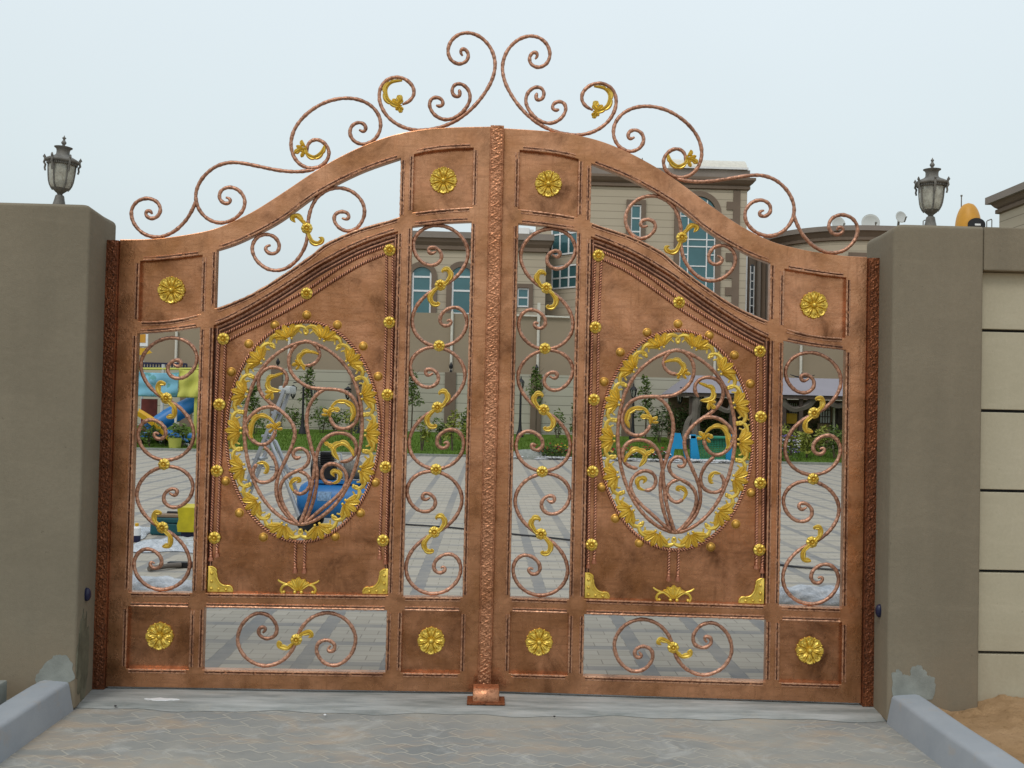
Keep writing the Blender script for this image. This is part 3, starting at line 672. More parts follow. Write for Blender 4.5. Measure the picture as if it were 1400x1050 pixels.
from mathutils import noise as mnoise
def strip_height(a, v):
    """pressed leaf pattern; a across 0..1, v along in metres"""
    c = a-0.5
    wave = 0.22*sin(2*pi*v/0.052)
    w = mnoise.noise(Vector((a*9+wave*3, v*95, 1.7)))
    w2 = mnoise.noise(Vector((a*19-3*v, v*210+a*6, 7.1)))
    vein = 1-min(1, abs(w)*3.2)
    stem = math.exp(-((c-wave)/0.09)**2)
    edge = 1 if abs(c) < .40 else max(0, 1-(abs(c)-.40)/.05)
    return edge*(0.0034*vein+0.0022*stem+0.0016*w2)+.001
def embossed(name, x0, x1, yf, yb, z0, z1, mat, parent, seed=0.0, arch=0.0):
    mb = MB(); nx, nz = 20, int((z1-z0)/0.0032)
    mb.grid(nx, nz, lambda a, b: (x0+(x1-x0)*a, yf-strip_height(a, seed+b*(z1-z0)), z0+(z1-z0)*b))
    mb.box(x0, x1, yf+.0015, yb, z0, z1)
    for sx in (x0+.004, x1-.004):
        mb.sweep([(sx, yf-.002, z0+k*.012) for k in range(int((z1-z0)/.012))], lambda t, d: .0042*(1+.22*sin(d*140+sx*90)), 6)
    return mb.build(name, mat, parent, smooth='auto', fix=False)

OV = dict(u=1.0795, v=1.413, a=0.418, b=0.603)
def ell(k=1.0, n=72): return [(OV['u']+(OV['a']*k)*sin(2*pi*i/n), OV['v']+(OV['b']*k)*cos(2*pi*i/n)) for i in range(n)]

def build_leaf(sgn, root):
    rnd = random.Random(11 if sgn > 0 else 23)
    SG[0] = sgn
    UE = 2.073
    outer = [(0.058, V0), (UE, V0)]+[(UE, interp(TOP, UE))]+[p for p in TOP[::-1] if 0.062 < p[0] < UE-.01]+[(0.058, interp(TOP, .06))]
    curve_plate('frame', [outer]+[loop(o)[::-1] for o in OPEN.values()], YF, 0.025, 0.003, COPPER, root)
    for k in ('hinge_top', 'hinge_bot', 'lock_bot', 'lock_top'):
        L = loop(OPEN[k]); cx = sum(p[0] for p in L)/len(L); cz = sum(p[1] for p in L)/len(L)
        g = [(p[0]+(0.008 if p[0] > cx else -.008), p[1]+(.008 if p[1] > cz else -.008)) for p in L]
        curve_plate('corner_panel', [g], 0.004, 0.012, 0.001, COPPER_P, root)
    L = loop(OPEN['centre']); g = [(p[0]+(0.008 if p[0] > 1.07 else -.008), p[1]+(.008 if p[1] > 1.0 else -.008)) for p in L]
    curve_plate('centre_panel', [g, ell(0.985)[::-1]], -0.002, 0.008, 0.001, COPPER_P, root)
    for k, o in OPEN.items(): trim(k, o, root, rnd)
    PY = -0.002           # face of the centre panel
    # raised step under the arch of the centre panel
    mb = MB()
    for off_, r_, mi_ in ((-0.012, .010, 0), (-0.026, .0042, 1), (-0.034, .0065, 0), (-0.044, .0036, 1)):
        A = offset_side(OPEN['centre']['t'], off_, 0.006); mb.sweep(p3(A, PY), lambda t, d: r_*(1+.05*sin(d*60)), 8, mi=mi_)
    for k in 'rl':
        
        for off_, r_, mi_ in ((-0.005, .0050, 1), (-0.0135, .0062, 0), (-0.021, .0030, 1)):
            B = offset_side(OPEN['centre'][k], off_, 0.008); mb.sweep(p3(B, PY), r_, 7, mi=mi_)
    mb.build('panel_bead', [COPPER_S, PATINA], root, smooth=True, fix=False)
    # scrollwork
    fu, fv = T['sflow'][0]
    S = T['sscroll']
    hinge_f = [(.332, 1.579), (.332, .875)]; lock_f = [(1.810, 2.237), (1.810, 1.563), (1.810, .879)]
    for (cu, cv), mir in [(p, 1) for p in hinge_f]+[(p, -1) for p in lock_f]:
        sc = 0.985
        f = lambda P: [(cu+mir*(a-fu-.004)*sc, cv+(b-.875)*1.0) for a, b in P]
        scroll(f(S), root)
        gold_leaf([(f(T['sl']), .0185, 3, False), (f(T['sl2']), .0185, 3, False)], root)
        flower(cu, cv, -0.011, root)
        for bx, bv in ((-.165, .13), (.165, -.13), (.165, .26), (-.165, -.26)):
            pass
    for p in ((.330, 1.219), (1.811, 1.902), (1.811, 1.222)): flower(*p, -0.010, root)
    B = T['bscroll']; bc = (1.074, .280); B2 = [(2*bc[0]-a, 2*bc[1]-b) for a, b in B[1:]][::-1]
    scroll(B2+[bc]+B[1:], root)
    gold_leaf([(T['bl1'], .0180, 3, False), (T['bl2'], .0180, 3, False)], root); flower(*bc, -0.011, root)
    scroll(T['uscroll'], root)
    gold_leaf([(T['ul1'], .0180, 3, False), (T['ul2'], .0180, 3, False)], root); flower(1.069, 2.531, -0.011, root)
    for k in ('crest1', 'crest2', 'crest3', 'crest4', 'crest5'): scroll(T[k], root, name='crest_scroll')
    gold_leaf([(T['cleafA'], .0190, 4, False), *lobed(T['cleafA2'], 0.0184), *lobed(T['cleafA3'], .013)], root)
    gold_leaf([(T['cleafB'], .0180, 4, False), *lobed(T['cleafB2'], 0.0144), (T['cleafB3'], .011, 1, True)], root)
    # oval grille
    scroll(T['ring'], root, closed=True, relax=3, name='grille_ring')
    for k in ('st1', 'st2', 'st3', 'st4', 'st5', 'st6', 'st7', 'st8', 'st9'): scroll(T[k], root, y=rnd.uniform(-.003, .003), name='vine_scroll')
    for grp in ([('gl1', .0135, 4, 0), ('gl1b', .010, 2, 1), ('gl1c', .006, 1, 1)], [('gl2', .0145, 5, 0), ('gl2b', .012, 3, 1), ('gl2c', .010, 2, 1)],
                [('gl3', .0155, 4, 0), ('gl3b', .010, 3, 1)], [('gl4', .0125, 3, 0)], [('gl5', .0140, 4, 0), ('gl5b', .0120, 2, 1)],
                [('gl6', .0145, 5, 0), ('gl6b', .011, 2, 1), ('gl6c', .011, 2, 1)], [('gl7', .0125, 3, 0)], [('gl9', .0125, 3, 0)]):
        gold_leaf([q for k, w, lo, b in grp for q in (lobed(T[k], w*1.05) if b and lo == 2 else [(T[k], w*1.3, lo, bool(b))])], root, name='vine_leaf')
    # ring of gilt palmettes, spaced evenly along the oval
    n = 2000; E = [(OV['u']+.371*sin(2*pi*i/n), OV['v']+.556*cos(2*pi*i/n)) for i in range(n+1)]
    acc = [0]
    for p, q in zip(E, E[1:]): acc.append(acc[-1]+math.hypot(p[0]-q[0], p[1]-q[1]))
    for i in range(14):
        tgt = acc[-1]*(i+.5)/14; j = next(q for q in range(n) if acc[q+1] >= tgt)
        a = 2*pi*j/n; nn = Vector((sin(a)/.371, cos(a)/.556)).normalized()
        acanthus(E[j][0]+nn.x*.006, E[j][1]+nn.y*.006, nn.x, nn.y, -0.004, root, 1.12)
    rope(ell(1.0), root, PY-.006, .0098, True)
    for p in T['studs']: stud(*p, PY, root)
    for dx in (-.024, .026):
        rope([(OV['u']+dx, .822), (OV['u']+dx*1.04, .740), (OV['u']+dx, .690)], root, PY-.006, .0080); tassel(OV['u']+dx, .692, PY-.010, root)
    # cords with their flowers
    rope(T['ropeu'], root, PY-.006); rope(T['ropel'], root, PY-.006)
    fl = [(.631, 1.911), (1.078, 2.172), (1.526, 2.423)]
    hcol = [(.620, 1.551), (.617, 1.189), (.615, .825)]; lcol = [(1.535, 2.024), (1.535, 1.625), (1.534, 1.229), (1.531, .828)]
    for dx in (-.0175, .0175):
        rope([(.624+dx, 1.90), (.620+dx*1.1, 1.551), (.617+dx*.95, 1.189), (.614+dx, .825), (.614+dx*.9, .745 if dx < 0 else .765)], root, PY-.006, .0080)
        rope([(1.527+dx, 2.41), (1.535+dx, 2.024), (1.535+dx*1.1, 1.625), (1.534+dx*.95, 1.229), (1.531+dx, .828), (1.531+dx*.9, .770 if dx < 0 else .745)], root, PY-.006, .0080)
        tassel(.614+dx*.9, (.747 if dx < 0 else .767), PY-.010, root, .046); tassel(1.531+dx*.9, (.772 if dx < 0 else .747), PY-.010, root, .046)
    for p in fl+hcol+lcol: flower(*p, PY-.011, root, .034)
    for p in ((.338, 2.172), (.332, .285), (1.812, 2.820), (1.807, .285)): rosette(*p, 0.005, root)
    corner_plate(.585, .531, 1, PY, root); corner_plate(1.563, .535, -1, PY, root)
    bottom_palmette(1.076, .543, PY, root)
    if sgn > 0:
        embossed('cover_strip', 2.066, 2.140, YF-.012, YF-.0006, V0+.01, 3.125, COPPER_E, root, .3)
    # hinge knuckles on the stile edge
    for v in (.45, 2.05):
        mb = MB(); mb.lathe([(.004, -.06), (.011, -.058), (.011, .058), (.004, .06)], 14, (.052, .012, v)); mb.build('hinge', COPPER_D, root, smooth='auto')
    SG[0] = 1

leafL = thing('gate_leaf', 'left copper gate leaf whose edge carries the embossed strip over the middle gap', 'gate leaf', HL, AL, 'pair of copper gate leaves')
build_leaf(1, leafL)
leafR = thing('gate_leaf', 'right copper gate leaf, without the strip, hung beside the pillar with the sand heap', 'gate leaf', HR, -AR, 'pair of copper gate leaves')
build_leaf(-1, leafR)

# fixed hinge posts with the pressed vine pattern
for nm, x0, x1, yc, seed, lab in (('gate_post', -2.112, -2.046, -.012, .0, 'dark embossed copper post between the left pillar and the gate leaf'),
                                  ('gate_post', 2.043, 2.109, -.096, .7, 'dark embossed copper post between the gate leaf and the right pillar')):
    o = embossed(nm, x0, x1, yc-.034, yc+.03, .004, 2.432, COPPER_D, None, seed)
    tag(o, lab, 'gate post', 'embossed hinge posts')
# floor stop under the meeting edges
gs = thing('gate_stop', 'short copper floor stop under the middle of the closed gate', 'gate stop', (0.010, -0.150, 0.004))
mb = MB(); mb.bbox(-.100, .100, -.075, .055, 0, .012, .003); mb.build('base_plate', COPPER_D, gs)
mb = MB(); prof = []
rings = []
for x in (-.070, -.066, .066, .070):
    k = .92 if abs(x) > .068 else 1.0
    rings.append([(x, -.050*k, .012)]+[(x, -.050*k+.0+.05*k*(1-cos(a))*0.9, .012+.066*k*sin(a)) for a in [pi/2*j/8 for j in range(1, 9)]]+[(x, .048, .012+.066*k), (x, .048, .012)])
mb.loft(rings); mb.build('curved_cover', COPPER_E, gs, smooth='auto')
# ------------------------------------------------------------------ pillars and front wall
def arc_shift(z, top, r): 
    return 0 if z < top-r else r-sqrt(max(0, r*r-(z-top+r)**2))
def pillar(sg, xin, xin_b, xout, top, name, label, rr):
    """masonry gate pillar: inner face splays back towards the hinge post, inner top corner rounded"""
    root = thing(name, label, 'pillar', (0, 0, 0), 0, 'rendered gate pillars')
    yf, yb, ym = -.372, .085, -.06
    zs = [0]+[top*k/14 for k in range(1, 14) if top*k/14 < top-rr-.03]+[top-rr+rr*sin(a) for a in [pi/2*j/9 for j in range(10)]]
    rings = []
    b = .014
    for z in zs:
        s = arc_shift(z, top, rr); e = max(0, .012-(top-z)) if top-z < .012 else 0
        w = .0022*sin(z*7+sg)
        P = [(xin+s+b, yf+e), (xin+s+.004, yf+.004+e), (xin+s, yf+b+e), (xin_b+s*.9-.004, ym), (xin_b+s*.9, yb-e), (xout, yb-e), (xout, yf+b+e), (xout-.004, yf+.004+e), (xout-b, yf+e)]
        rings.append([(sg*(x+w*.3), y+w*.4, z) for x, y in P])
    mb = MB(); mb.loft(rings); mb.build('shaft', TAUPE, root, smooth='auto')
    return root
pl = pillar(-1, 2.072, 2.112, 2.66, 2.560, 'gate_pillar', 'wide brown rendered gate pillar left of the gate, with a leaning lantern on top', .035)
pr = pillar(1, 2.078, 2.112, 2.556, 2.574, 'gate_pillar', 'brown rendered gate pillar right of the gate, with a ragged grey cement patch at its foot', .045)
def blotch(parent, name, x0, x1, z0, z1, yf, mat, seed, rag=.3, t=.004):
    """ragged smear of cement on a wall face"""
    r = random.Random(seed); n = 44; P = []
    for k in range(n):
        a = 2*pi*k/n; q = 1+rag*(r.random()-.5)+.16*sin(3*a+seed)+.10*sin(5*a+2*seed)
        sx = abs(cos(a))**.55*(1 if cos(a) >= 0 else -1); sz = abs(sin(a))**.55*(1 if sin(a) >= 0 else -1)
        q = 1+(q-1)*.55
        P.append(((x0+x1)/2+(x1-x0)/2*sx*q*.93, max(z0, (z0+z1)/2+(z1-z0)/2*sz*q*.93)))
    mb = MB(); c = ((x0+x1)/2, (z0+z1)/2)
    mb.loft([[(x, yf+.002, z) for x, z in P], [(c[0]+(x-c[0])*.985, yf-t, c[1]+(z-c[1])*.985) for x, z in P]])
    return mb.build(name, mat, parent)
def traced_patch(parent, pts, seed):
    """smear of cement on the front of a pillar with a torn outline"""
    r = random.Random(seed); Q = [at(a, b, -.372) for a, b in pts]; P = []
    for a, b in zip(Q, Q[1:]+Q[:1]):
        for k in range(7):
            p = a.lerp(b, k/7); P.append((p.x+r.uniform(-.008, .008), max(.02, p.z+r.uniform(-.009, .009))))
    P = [tuple((Vector(P[k-1])+2*Vector(P[k])+Vector(P[(k+1) % len(P)]))/4) for k in range(len(P))]
    mb = MB(); mb.loft([[(x, -.3705, z) for x, z in P], [(x, -.3738, z) for x, z in P]]); mb.build('cement_patch', CEMENT, parent)
traced_patch(pr, [(1219.5, 958), (1219, 921), (1227, 915), (1234, 922), (1243, 923), (1248, 912.5), (1258, 910), (1266, 917), (1269, 924), (1277, 927), (1279, 941), (1275, 958)], 5)
traced_patch(pl, [(50, 925), (57, 912), (72, 899), (78, 894), (92, 896), (98.5, 907), (103, 930), (75, 936), (48, 934)], 9)
def side_blotch(parent, seed):
    r = random.Random(seed); mb = MB(); P = []
    for k in range(36):
        a = 2*pi*k/36; q = 1+.4*(r.random()-.5)
        P.append((-.245+.118*cos(a)*min(q, 1.0), .225+.215*sin(a)*q))
    X = lambda y: -(2.072+(.040)*(y+.358)/.298)
    mb.loft([[(X(y)-.002, y, max(.0, z)) for y, z in P], [(X(y)+.004, y*.99-.0025, max(.0, z)) for y, z in P]])
    mb.build('damp_stain', DAMP, parent)
side_blotch(pl, 3)

def front_wall(sg, x0, x1, label):
    root = thing('boundary_wall', label, 'wall', (0, 0, 0), 0, 'front boundary wall')
    top = 2.574
    mb = MB(); mb.bbox(min(sg*x0, sg*x1), max(sg*x0, sg*x1), -.366, .06, 2.345, top, .008); mb.build('coping_beam', TAUPE, root)
    mb = MB(); mb.box(min(sg*x0, sg*x1), max(sg*x0, sg*x1), -.262, .04, 0, 2.344); mb.build('backing', BLACK, root)
    zs = [-.10, .345, .770, 1.192, 1.612, 2.036, 2.353]
    for a, b in zip(zs, zs[1:]):
        mb = MB(); mb.bbox(min(sg*x0, sg*x1)+(.001 if sg > 0 else 0), max(sg*x0, sg*x1), -.310, -.262, a+.0075, min(b-.0075, 2.343), .004); mb.build('panel', CREAM, root)
front_wall(1, 2.558, 16.5, 'cream panelled front wall with dark joints and a brown coping, right of the gate')
front_wall(-1, 2.662, 16.5, 'cream panelled front wall with a brown coping, beyond the left pillar')

# navy sensors beside the posts
for x, z, lab in ((-2.086, .548, 'small navy oval gate sensor on the left pillar'), (2.092, .538, 'small navy oval gate sensor on the right pillar')):
    s = 1 if x < 0 else -1
    root = thing('gate_sensor', lab, 'sensor', (x, -.235, z), 0, 'navy gate sensors')
    mb = MB(); prof = [(.0001, .026), (.010, .025), (.017, .019), (.020, .010), (.020, .0), (.016, -.012)]
    mb.lathe([(r, s*h) for r, h in prof], 20, (0, 0, 0), 'X')
    mb.v = [(a, b_, c*1.75) for a, b_, c in mb.v]
    mb.build('housing', NAVY, root, smooth=True)
    mb = MB(); mb.lathe([(.012, s*-.03), (.012, s*-.008)], 12, (0, 0, 0), 'X'); mb.build('mount', BLACK, root)

# lanterns on the pillars
def lantern(px, label, tilt):
    top = 2.560 if px < 700 else 2.574
    p = at(px, 290, -.19)
    root = thing('pillar_lantern', label, 'lantern', (p.x, -.19, top-.004), radians(18), 'grey iron lanterns on the gate pillars')
    root.rotation_euler = (radians(2), radians(tilt), radians(18))
    mb = MB(); mb.lathe([(.042, 0), (.041, .006), (.033, .030), (.026, .058), (.0225, .078), (.020, .083), (.011, .088)], 10); mb.build('base', IRON, root, smooth='auto')
    cup = [(.013, .088), (.016, .094), (.024, .100), (.034, .109), (.044, .122), (.052, .138), (.0575, .158), (.061, .185), (.0635, .215), (.0655, .252)]
    mb = MB(); mb.lathe(cup[:5], 12); mb.build('cup', IRON, root, smooth='auto')
    mb = MB(); mb.lathe([(.0425, .121)]+cup[5:]+[(.064, .254)], 24); mb.build('glass', LGLASS, root, smooth='auto')
    mb = MB()
    for k in range(6):
        a = 2*pi*k/6
        pts = [((r+.002)*cos(a), (r+.002)*sin(a), h) for r, h in cup[3:]]
        mb.sweep(pts, .0042, 6, ref=Vector((cos(a+pi/2), sin(a+pi/2), 0)))
    mb.build('rib', IRON, root, smooth=True)
    prof = [(.058, .242), (.070, .243), (.074, .249), (.072, .254), (.083, .258), (.086, .264), (.084, .270), (.074, .276), (.058, .284), (.044, .290), (.036, .296), (.033, .303), (.0325, .318), (.035, .328), (.045, .335), (.046, .339), (.038, .341), (.012, .344), (.007, .348)]
    mb = MB(); mb.lathe(prof, 24)
    for k in range(48):
        a = 2*pi*k/48; mb.obox((.0735*cos(a), .0735*sin(a), .2505), Vector((cos(a), sin(a), 0))*.003, Vector((-sin(a), cos(a), 0))*.0022, Vector((0, 0, .006)))
    mb.build('cap', IRON, root, smooth='auto')
    mb = MB(); mb.lathe([(.008, .345), (.007, .352), (.012, .358), (.0135, .364), (.009, .371), (.006, .376), (.0055, .381), (.0085, .385), (.0085, .389), (.004, .394), (.0008, .402)], 14)
    for k in range(4): 
        a = pi/2*k; mb.obox((.006*cos(a), .006*sin(a), .387), Vector((cos(a), sin(a), 0))*.004, Vector((-sin(a), cos(a), 0))*.0015, Vector((0, 0, .0025)))
    mb.build('finial', IRON, root, smooth='auto')
    for k in range(6):                                  # leaf brackets under the brim
        a = 2*pi*k/6; c, s = cos(a), sin(a)
        mb = MB()
        pts = [(.083, .268), (.092, .279), (.089, .288), (.084, .277), (.084, .262), (.088, .248), (.080, .236), (.083, .220), (.079, .205)]
        mb.sweep([(r*c, r*s, h) for r, h in pts], lambda t, d: .0062*(1-.55*abs(t-.55)), 7, ref=Vector((-s, c, 0)))
        mb.build('bracket', IRON, root, smooth=True)
lantern(80, 'weathered grey iron lantern leaning on the left pillar', 2.5)
lantern(1272, 'weathered grey iron lantern standing upright on the right pillar, near the orange dome', -.5)

# ------------------------------------------------------------------ ground
def sheet(name, x0, x1, y0, y1, z, mat, nx=1, ny=1, fn=None):
    mb = MB()
    mb.grid(nx, ny, lambda a, b: (x0+(x1-x0)*a, y0+(y1-y0)*b, z+(fn(x0+(x1-x0)*a, y0+(y1-y0)*b) if fn else 0)))
    return struct(mb.build(name, mat, smooth=nx > 1))
sheet('ground', -900, 900, -300, 1500, -.03, SAND)
sheet('courtyard', -19, 19, .11, 25.6, -.004, COURT)
sheet('driveway', -2.25, 2.25, -14, .2, -.012, DRIVE)
def sill_fn(x, y):
    return .003*sin(x*3.1+1)*sin(y*9)
mbs = MB()
mbs.grid(60, 8, lambda a, b: (-2.13+4.26*a, -.345+.50*b+(.018*sin(a*31)+.012*sin(a*77+1) if b == 0 else 0), -.010 if b == 0 else .0015+.002*sin(a*17)*b))
sl_ = struct(mbs.build('threshold', SILL, smooth=True))
def dune(x, y):
    n = lambda f, q: mnoise.noise(Vector((x*f, y*f, q)))
    h = .030*n(1.6, 1)+.022*n(4.2, 2)+.014*n(9.5, 3)+.010*abs(n(21, 4))+.007*n(43, 5)
    clod = max(0, n(15, 8)-.12)*.055*math.exp(-((y+.50)/.30)**2)
    return h+clod+.040*math.exp(-((y+.40)/.24)**2)*(.6+.8*n(3.1, 9))
sheet('sand_verge', 2.20, 8, -4.5, -.29, .075, SAND, 330, 240, dune)
sheet('side_strip', -12, -2.20, -6, -.29, .02, CEMENT, 100, 60, lambda x, y: dune(x+3, y)*.5)
def kerb(sg, y1, name, label):
    root = thing(name, label, 'kerb', (0, 0, 0), 0, 'grey painted driveway kerbs')
    H, w = .142, .165
    P = [(0, -.03), (.027, .116), (.030, .125), (.038, .132), (.050, .1345), (.150, H), (.174, .135), (.186, .120), (.192, -.03)]
    rings = []; n = 44
    for k in range(n+1):
        y = y1-(y1+4.5)*k/n
        wob = .003*sin(y*4+sg)
        sc = 1.0 if k else .985
        rings.append([(sg*(2.074+p[0]+wob), y, p[1]*sc+.0015*sin(y*9)) for p in P])
    mb = MB(); mb.loft(rings); mb.build('kerb_stone', KERB, root, smooth='auto')
kerb(-1, -.368, 'kerb', 'grey painted concrete kerb along the left side of the drive')
kerb(1, -.374, 'kerb', 'grey painted concrete kerb between the drive and the orange sand')
# stone block behind the left kerb
sb = thing('stone_block', 'weathered grey stone block behind the left kerb', 'stone', (-2.497, -.55, 0.0))
mb = MB(); mb.bbox(-.16, .145, -.45, .06, -.02, .172, .012); mb.build('block', CEMENT, sb)
# white paint mark, loose stones
r = random.Random(2); mb = MB(); P = []
for k in range(26):
    a = 2*pi*k/26; P.append((-1.69+.088*cos(a)*(1+.25*(r.random()-.5)), -.205+.017*sin(a)*(1+.9*(r.random()-.5))))
mb.loft([[(x, y, .001) for x, y in P], [(-1.69+(x+1.69)*.97, -.205+(y+.205)*.97, .0055) for x, y in P]])
tag(mb.build('paint_mark', WHITE_B), 'white paint smear on the concrete sill at the left', 'paint mark')
for k, (x, y, s, c) in enumerate(((-1.88, -.33, .008, 'dark pebble lying below the left leaf of the gate'), (.36, -.39, .0075, 'dark pebble lying on the drive right of the floor stop'), (-.80, -.42, .008, 'pale pebble lying on the drive between the left kerb and the floor stop'))):
    mb = MB(); mb.lathe([(.3*s, -.4*s), (.9*s, 0), (.75*s, .4*s), (.2*s, .65*s)], 8, (x, y, .002)); tag(mb.build('pebble', WHITE_B if k == 2 else BLACK, smooth=True), c, 'pebble', 'loose pebbles on the drive')

# ------------------------------------------------------------------ lawn, garden wall, taupe wall
def lz(y): return .03+.43*min(1, max(0, (y-25.6)/10.6))
mb = MB(); mb.grid(80, 30, lambda a, b: (-24+48*a, 25.6+11.4*b, lz(25.6+11.4*b)+.02*sin(a*90)*sin(b*40)))
struct(mb.build('lawn', LAWN, smooth=True))
def blades(name, x0, x1, y0, y1, n, mat, h, seed):
    r = random.Random(seed); mb = MB()
    for _ in range(n):
        x, y = r.uniform(x0, x1), r.uniform(y0, y1); z = lz(y); a = r.uniform(0, pi); hh = h*r.uniform(.6, 1.4); w = .016
        c, s = cos(a)*w, sin(a)*w; dx, dy = r.uniform(-.04, .04), r.uniform(-.04, .04)
        mb.add([(x-c, y-s, z-.01), (x+c, y+s, z-.01), (x+dx, y+dy, z+hh)], [(0, 1, 2)])
    o = mb.build(name, mat, fix=False); o['kind'] = 'stuff'; tag(o, 'short green grass of the lawn behind the courtyard', 'grass'); return o
blades('grass', -14, 14, 25.62, 34, 12000, LAWN, .085, 4)
ke = thing('garden_edging', 'low pale kerb between the courtyard paving and the lawn', 'kerb', (0, 25.55, 0))
mb = MB(); mb.bbox(-19, 19, -.07, .05, -.02, .07, .01); mb.build('edging_stone', CEMENT, ke)
GW_Y = 36.5
gw = thing('garden_wall', 'pale ribbed garden wall with brown pilasters behind the lawn', 'wall', (0, GW_Y, 0))
gtop = at(640, 510, GW_Y).z
mb = MB(); mb.box(-26, 26, 0, .25, 0, gtop); mb.build('wall_panel', STONE_WALL, gw)
PIL = (378, 487, 615.5, 733, 858, 980, 255, 1105)
for px in PIL:
    x = at(px, 540, GW_Y).x
    mb = MB(); mb.bbox(x-.235, x+.235, -.10, .30, 0, gtop+.015, .01); mb.build('pilaster', TAUPE_TRIM, gw)
    if px not in (378, 615.5, 733): continue
    mb = MB(); mb.lathe([(.05, gtop+.015), (.05, gtop+.09), (.03, gtop+.11), (.03, gtop+.16), (.075, gtop+.2), (.085, gtop+.30), (.05, gtop+.36), (.01, gtop+.45)], 8, (x, .1, 0)); mb.build('pilaster_lamp', BIRON, gw)
TW_Y = 39.5
ttop = at(680, 430, TW_Y).z
tw = thing('boundary_wall', 'plain tall taupe wall with white pipes, behind the pale ribbed wall', 'wall', (0, TW_Y, 0))
mb = MB(); mb.box(at(130, 460, TW_Y).x, at(1260, 460, TW_Y).x, 0, .4, 0, ttop); mb.build('wall_face', TAUPE_FAR, tw)
for i, (px, t0) in enumerate(((242, 452), (396, 425), (617.5, 426), (735.5, 424), (977, 436), (1094.5, 440))):
    x = at(px, 470, TW_Y).x; z0 = gtop+.1
    mb = MB(); mb.lathe([(.062, z0), (.062, at(px, t0, TW_Y).z)], 10, (x, -.10, 0)); mb.build('pipe', WHITE, tw)
    if px == 735.5:
        zc = at(px, 428, TW_Y).z
        mb = MB(); mb.bar((x-1.4, -.10, zc-.12), (x+1.4, -.10, zc-.16), .07); mb.bar((x, -.10, zc-.4), (x, -.10, zc+.45), .13); mb.build('pipe', WHITE, tw)

# ------------------------------------------------------------------ villa
def window(parent, o, ax, w, h, cols, rows, arch=0.0, sur=.35, glass=None, surround=True, mull=.055):
    """window on a wall: o = lower left corner of the glass, ax = unit vector along the wall; frame, pane and surround are meshes of their own"""
    o = Vector(o); ax = Vector(ax).normalized(); nrm = Vector((ax.y, -ax.x, 0)); up = Vector((0, 0, 1))
    def topf(t): return h+(arch*sqrt(max(0, 1-(2*t-1)**2)) if arch else 0)
    def prism(mb, poly, d0, d1):
        mb.loft([[o+ax*a+up*b+nrm*d0 for a, b in poly], [o+ax*a+up*b+nrm*d1 for a, b in poly]])
    n = 14 if arch else 1
    po = [(0, 0), (w, 0)]+[(w*(1-k/n), topf(1-k/n)) for k in range(n+1)]
    fr = None
    if surround:
        mb = MB()
        for x0, x1 in ((-sur, -.001), (w+.001, w+sur)): prism(mb, [(x0, -.1), (x1, -.1), (x1, h), (x0, h)], -.05, .12)
        m = 16 if arch else 1
        for k in range(m):
            a0, a1 = pi*(1-k/m), pi*(1-(k+1)/m)
            if arch:
                q = [(w/2+w/2*cos(a), h+arch*sin(a)) for a in (a0, a1)]+[(w/2+(w/2+sur)*cos(a), h+(arch+sur)*sin(a)) for a in (a1, a0)]
            else: q = [(-sur, h+.001), (w+sur, h+.001), (w+sur, h+sur), (-sur, h+sur)]
            prism(mb, q, -.05, .12)
        mb.build('window_surround', TAUPE_TRIM, parent)
    mb = MB()
    for i in range(len(cols)):
        x = cols[i]*w; prism(mb, [(max(0, x-mull/2), 0), (min(w, x+mull/2), 0), (min(w, x+mull/2), topf(cols[i])*.99), (max(0, x-mull/2), topf(cols[i])*.99)], -.02, .05)
    for q in rows:
        if isinstance(q, tuple): z, c0, c1 = q
        else: z, c0, c1 = q, 0, 1
        z *= h; prism(mb, [(c0*w, max(0, z-mull/2)), (c1*w, max(0, z-mull/2)), (c1*w, z+mull/2), (c0*w, z+mull/2)], -.022, .046)
    fr = mb.build('window', WHITE_B, parent)
    mb = MB(); prism(mb, po, -.08, .012); mb.build('pane', glass or TEAL, fr)
    return fr
def cornice(mb, pts, ztop, steps, closed=False):
    """stepped eaves following a plan polyline (outside to the right of travel)"""
    P = [Vector((a, b)) for a, b in pts]; n = len(P)
    def off(d):
        out = []
        for i in range(n):
            d0 = (P[i]-P[i-1]).normalized() if i or closed else None
            d1 = (P[(i+1) % n]-P[i]).normalized() if i < n-1 or closed else None
            ns = [Vector((q.y, -q.x)) for q in (d0, d1) if q is not None]
            m = sum(ns, Vector((0, 0))); m /= max(.4, m.length_squared/len(ns)) if len(ns) > 1 else 1
            if len(ns) > 1: m = (ns[0]+ns[1])/(1+ns[0].dot(ns[1]))
            out.append(P[i]+m*d)
        return out
    prof = [(-.3, 0)]+[(d, z) for d, z in steps]+[(-.3, steps[-1][1])]
    rings = []
    L = [off(d) for d, z in prof]
    vs = [(q.x, q.y, ztop+prof[j][1]) for i in range(n) for j, q in [(j, L[j][i]) for j in range(len(prof))]]
    m = len(prof); fs = []
    for i in range(n if closed else n-1):
        k = (i+1) % n
        for j in range(m): fs.append((i*m+j, i*m+(j+1) % m, k*m+(j+1) % m, k*m+j))
    if not closed: fs += [tuple(range(m)), tuple((n-1)*m+j for j in range(m))]
    mb.add(vs, fs)
def footprint(mb, pts, z0, z1):
    mb.loft([[(a, b, z0) for a, b in pts], [(a, b, z1) for a, b in pts]])

VY = 42.5
villa = thing('villa', 'two storey stone clad villa with brown cornices and arched teal windows, behind the taupe wall', 'house', (0, 0, 0))
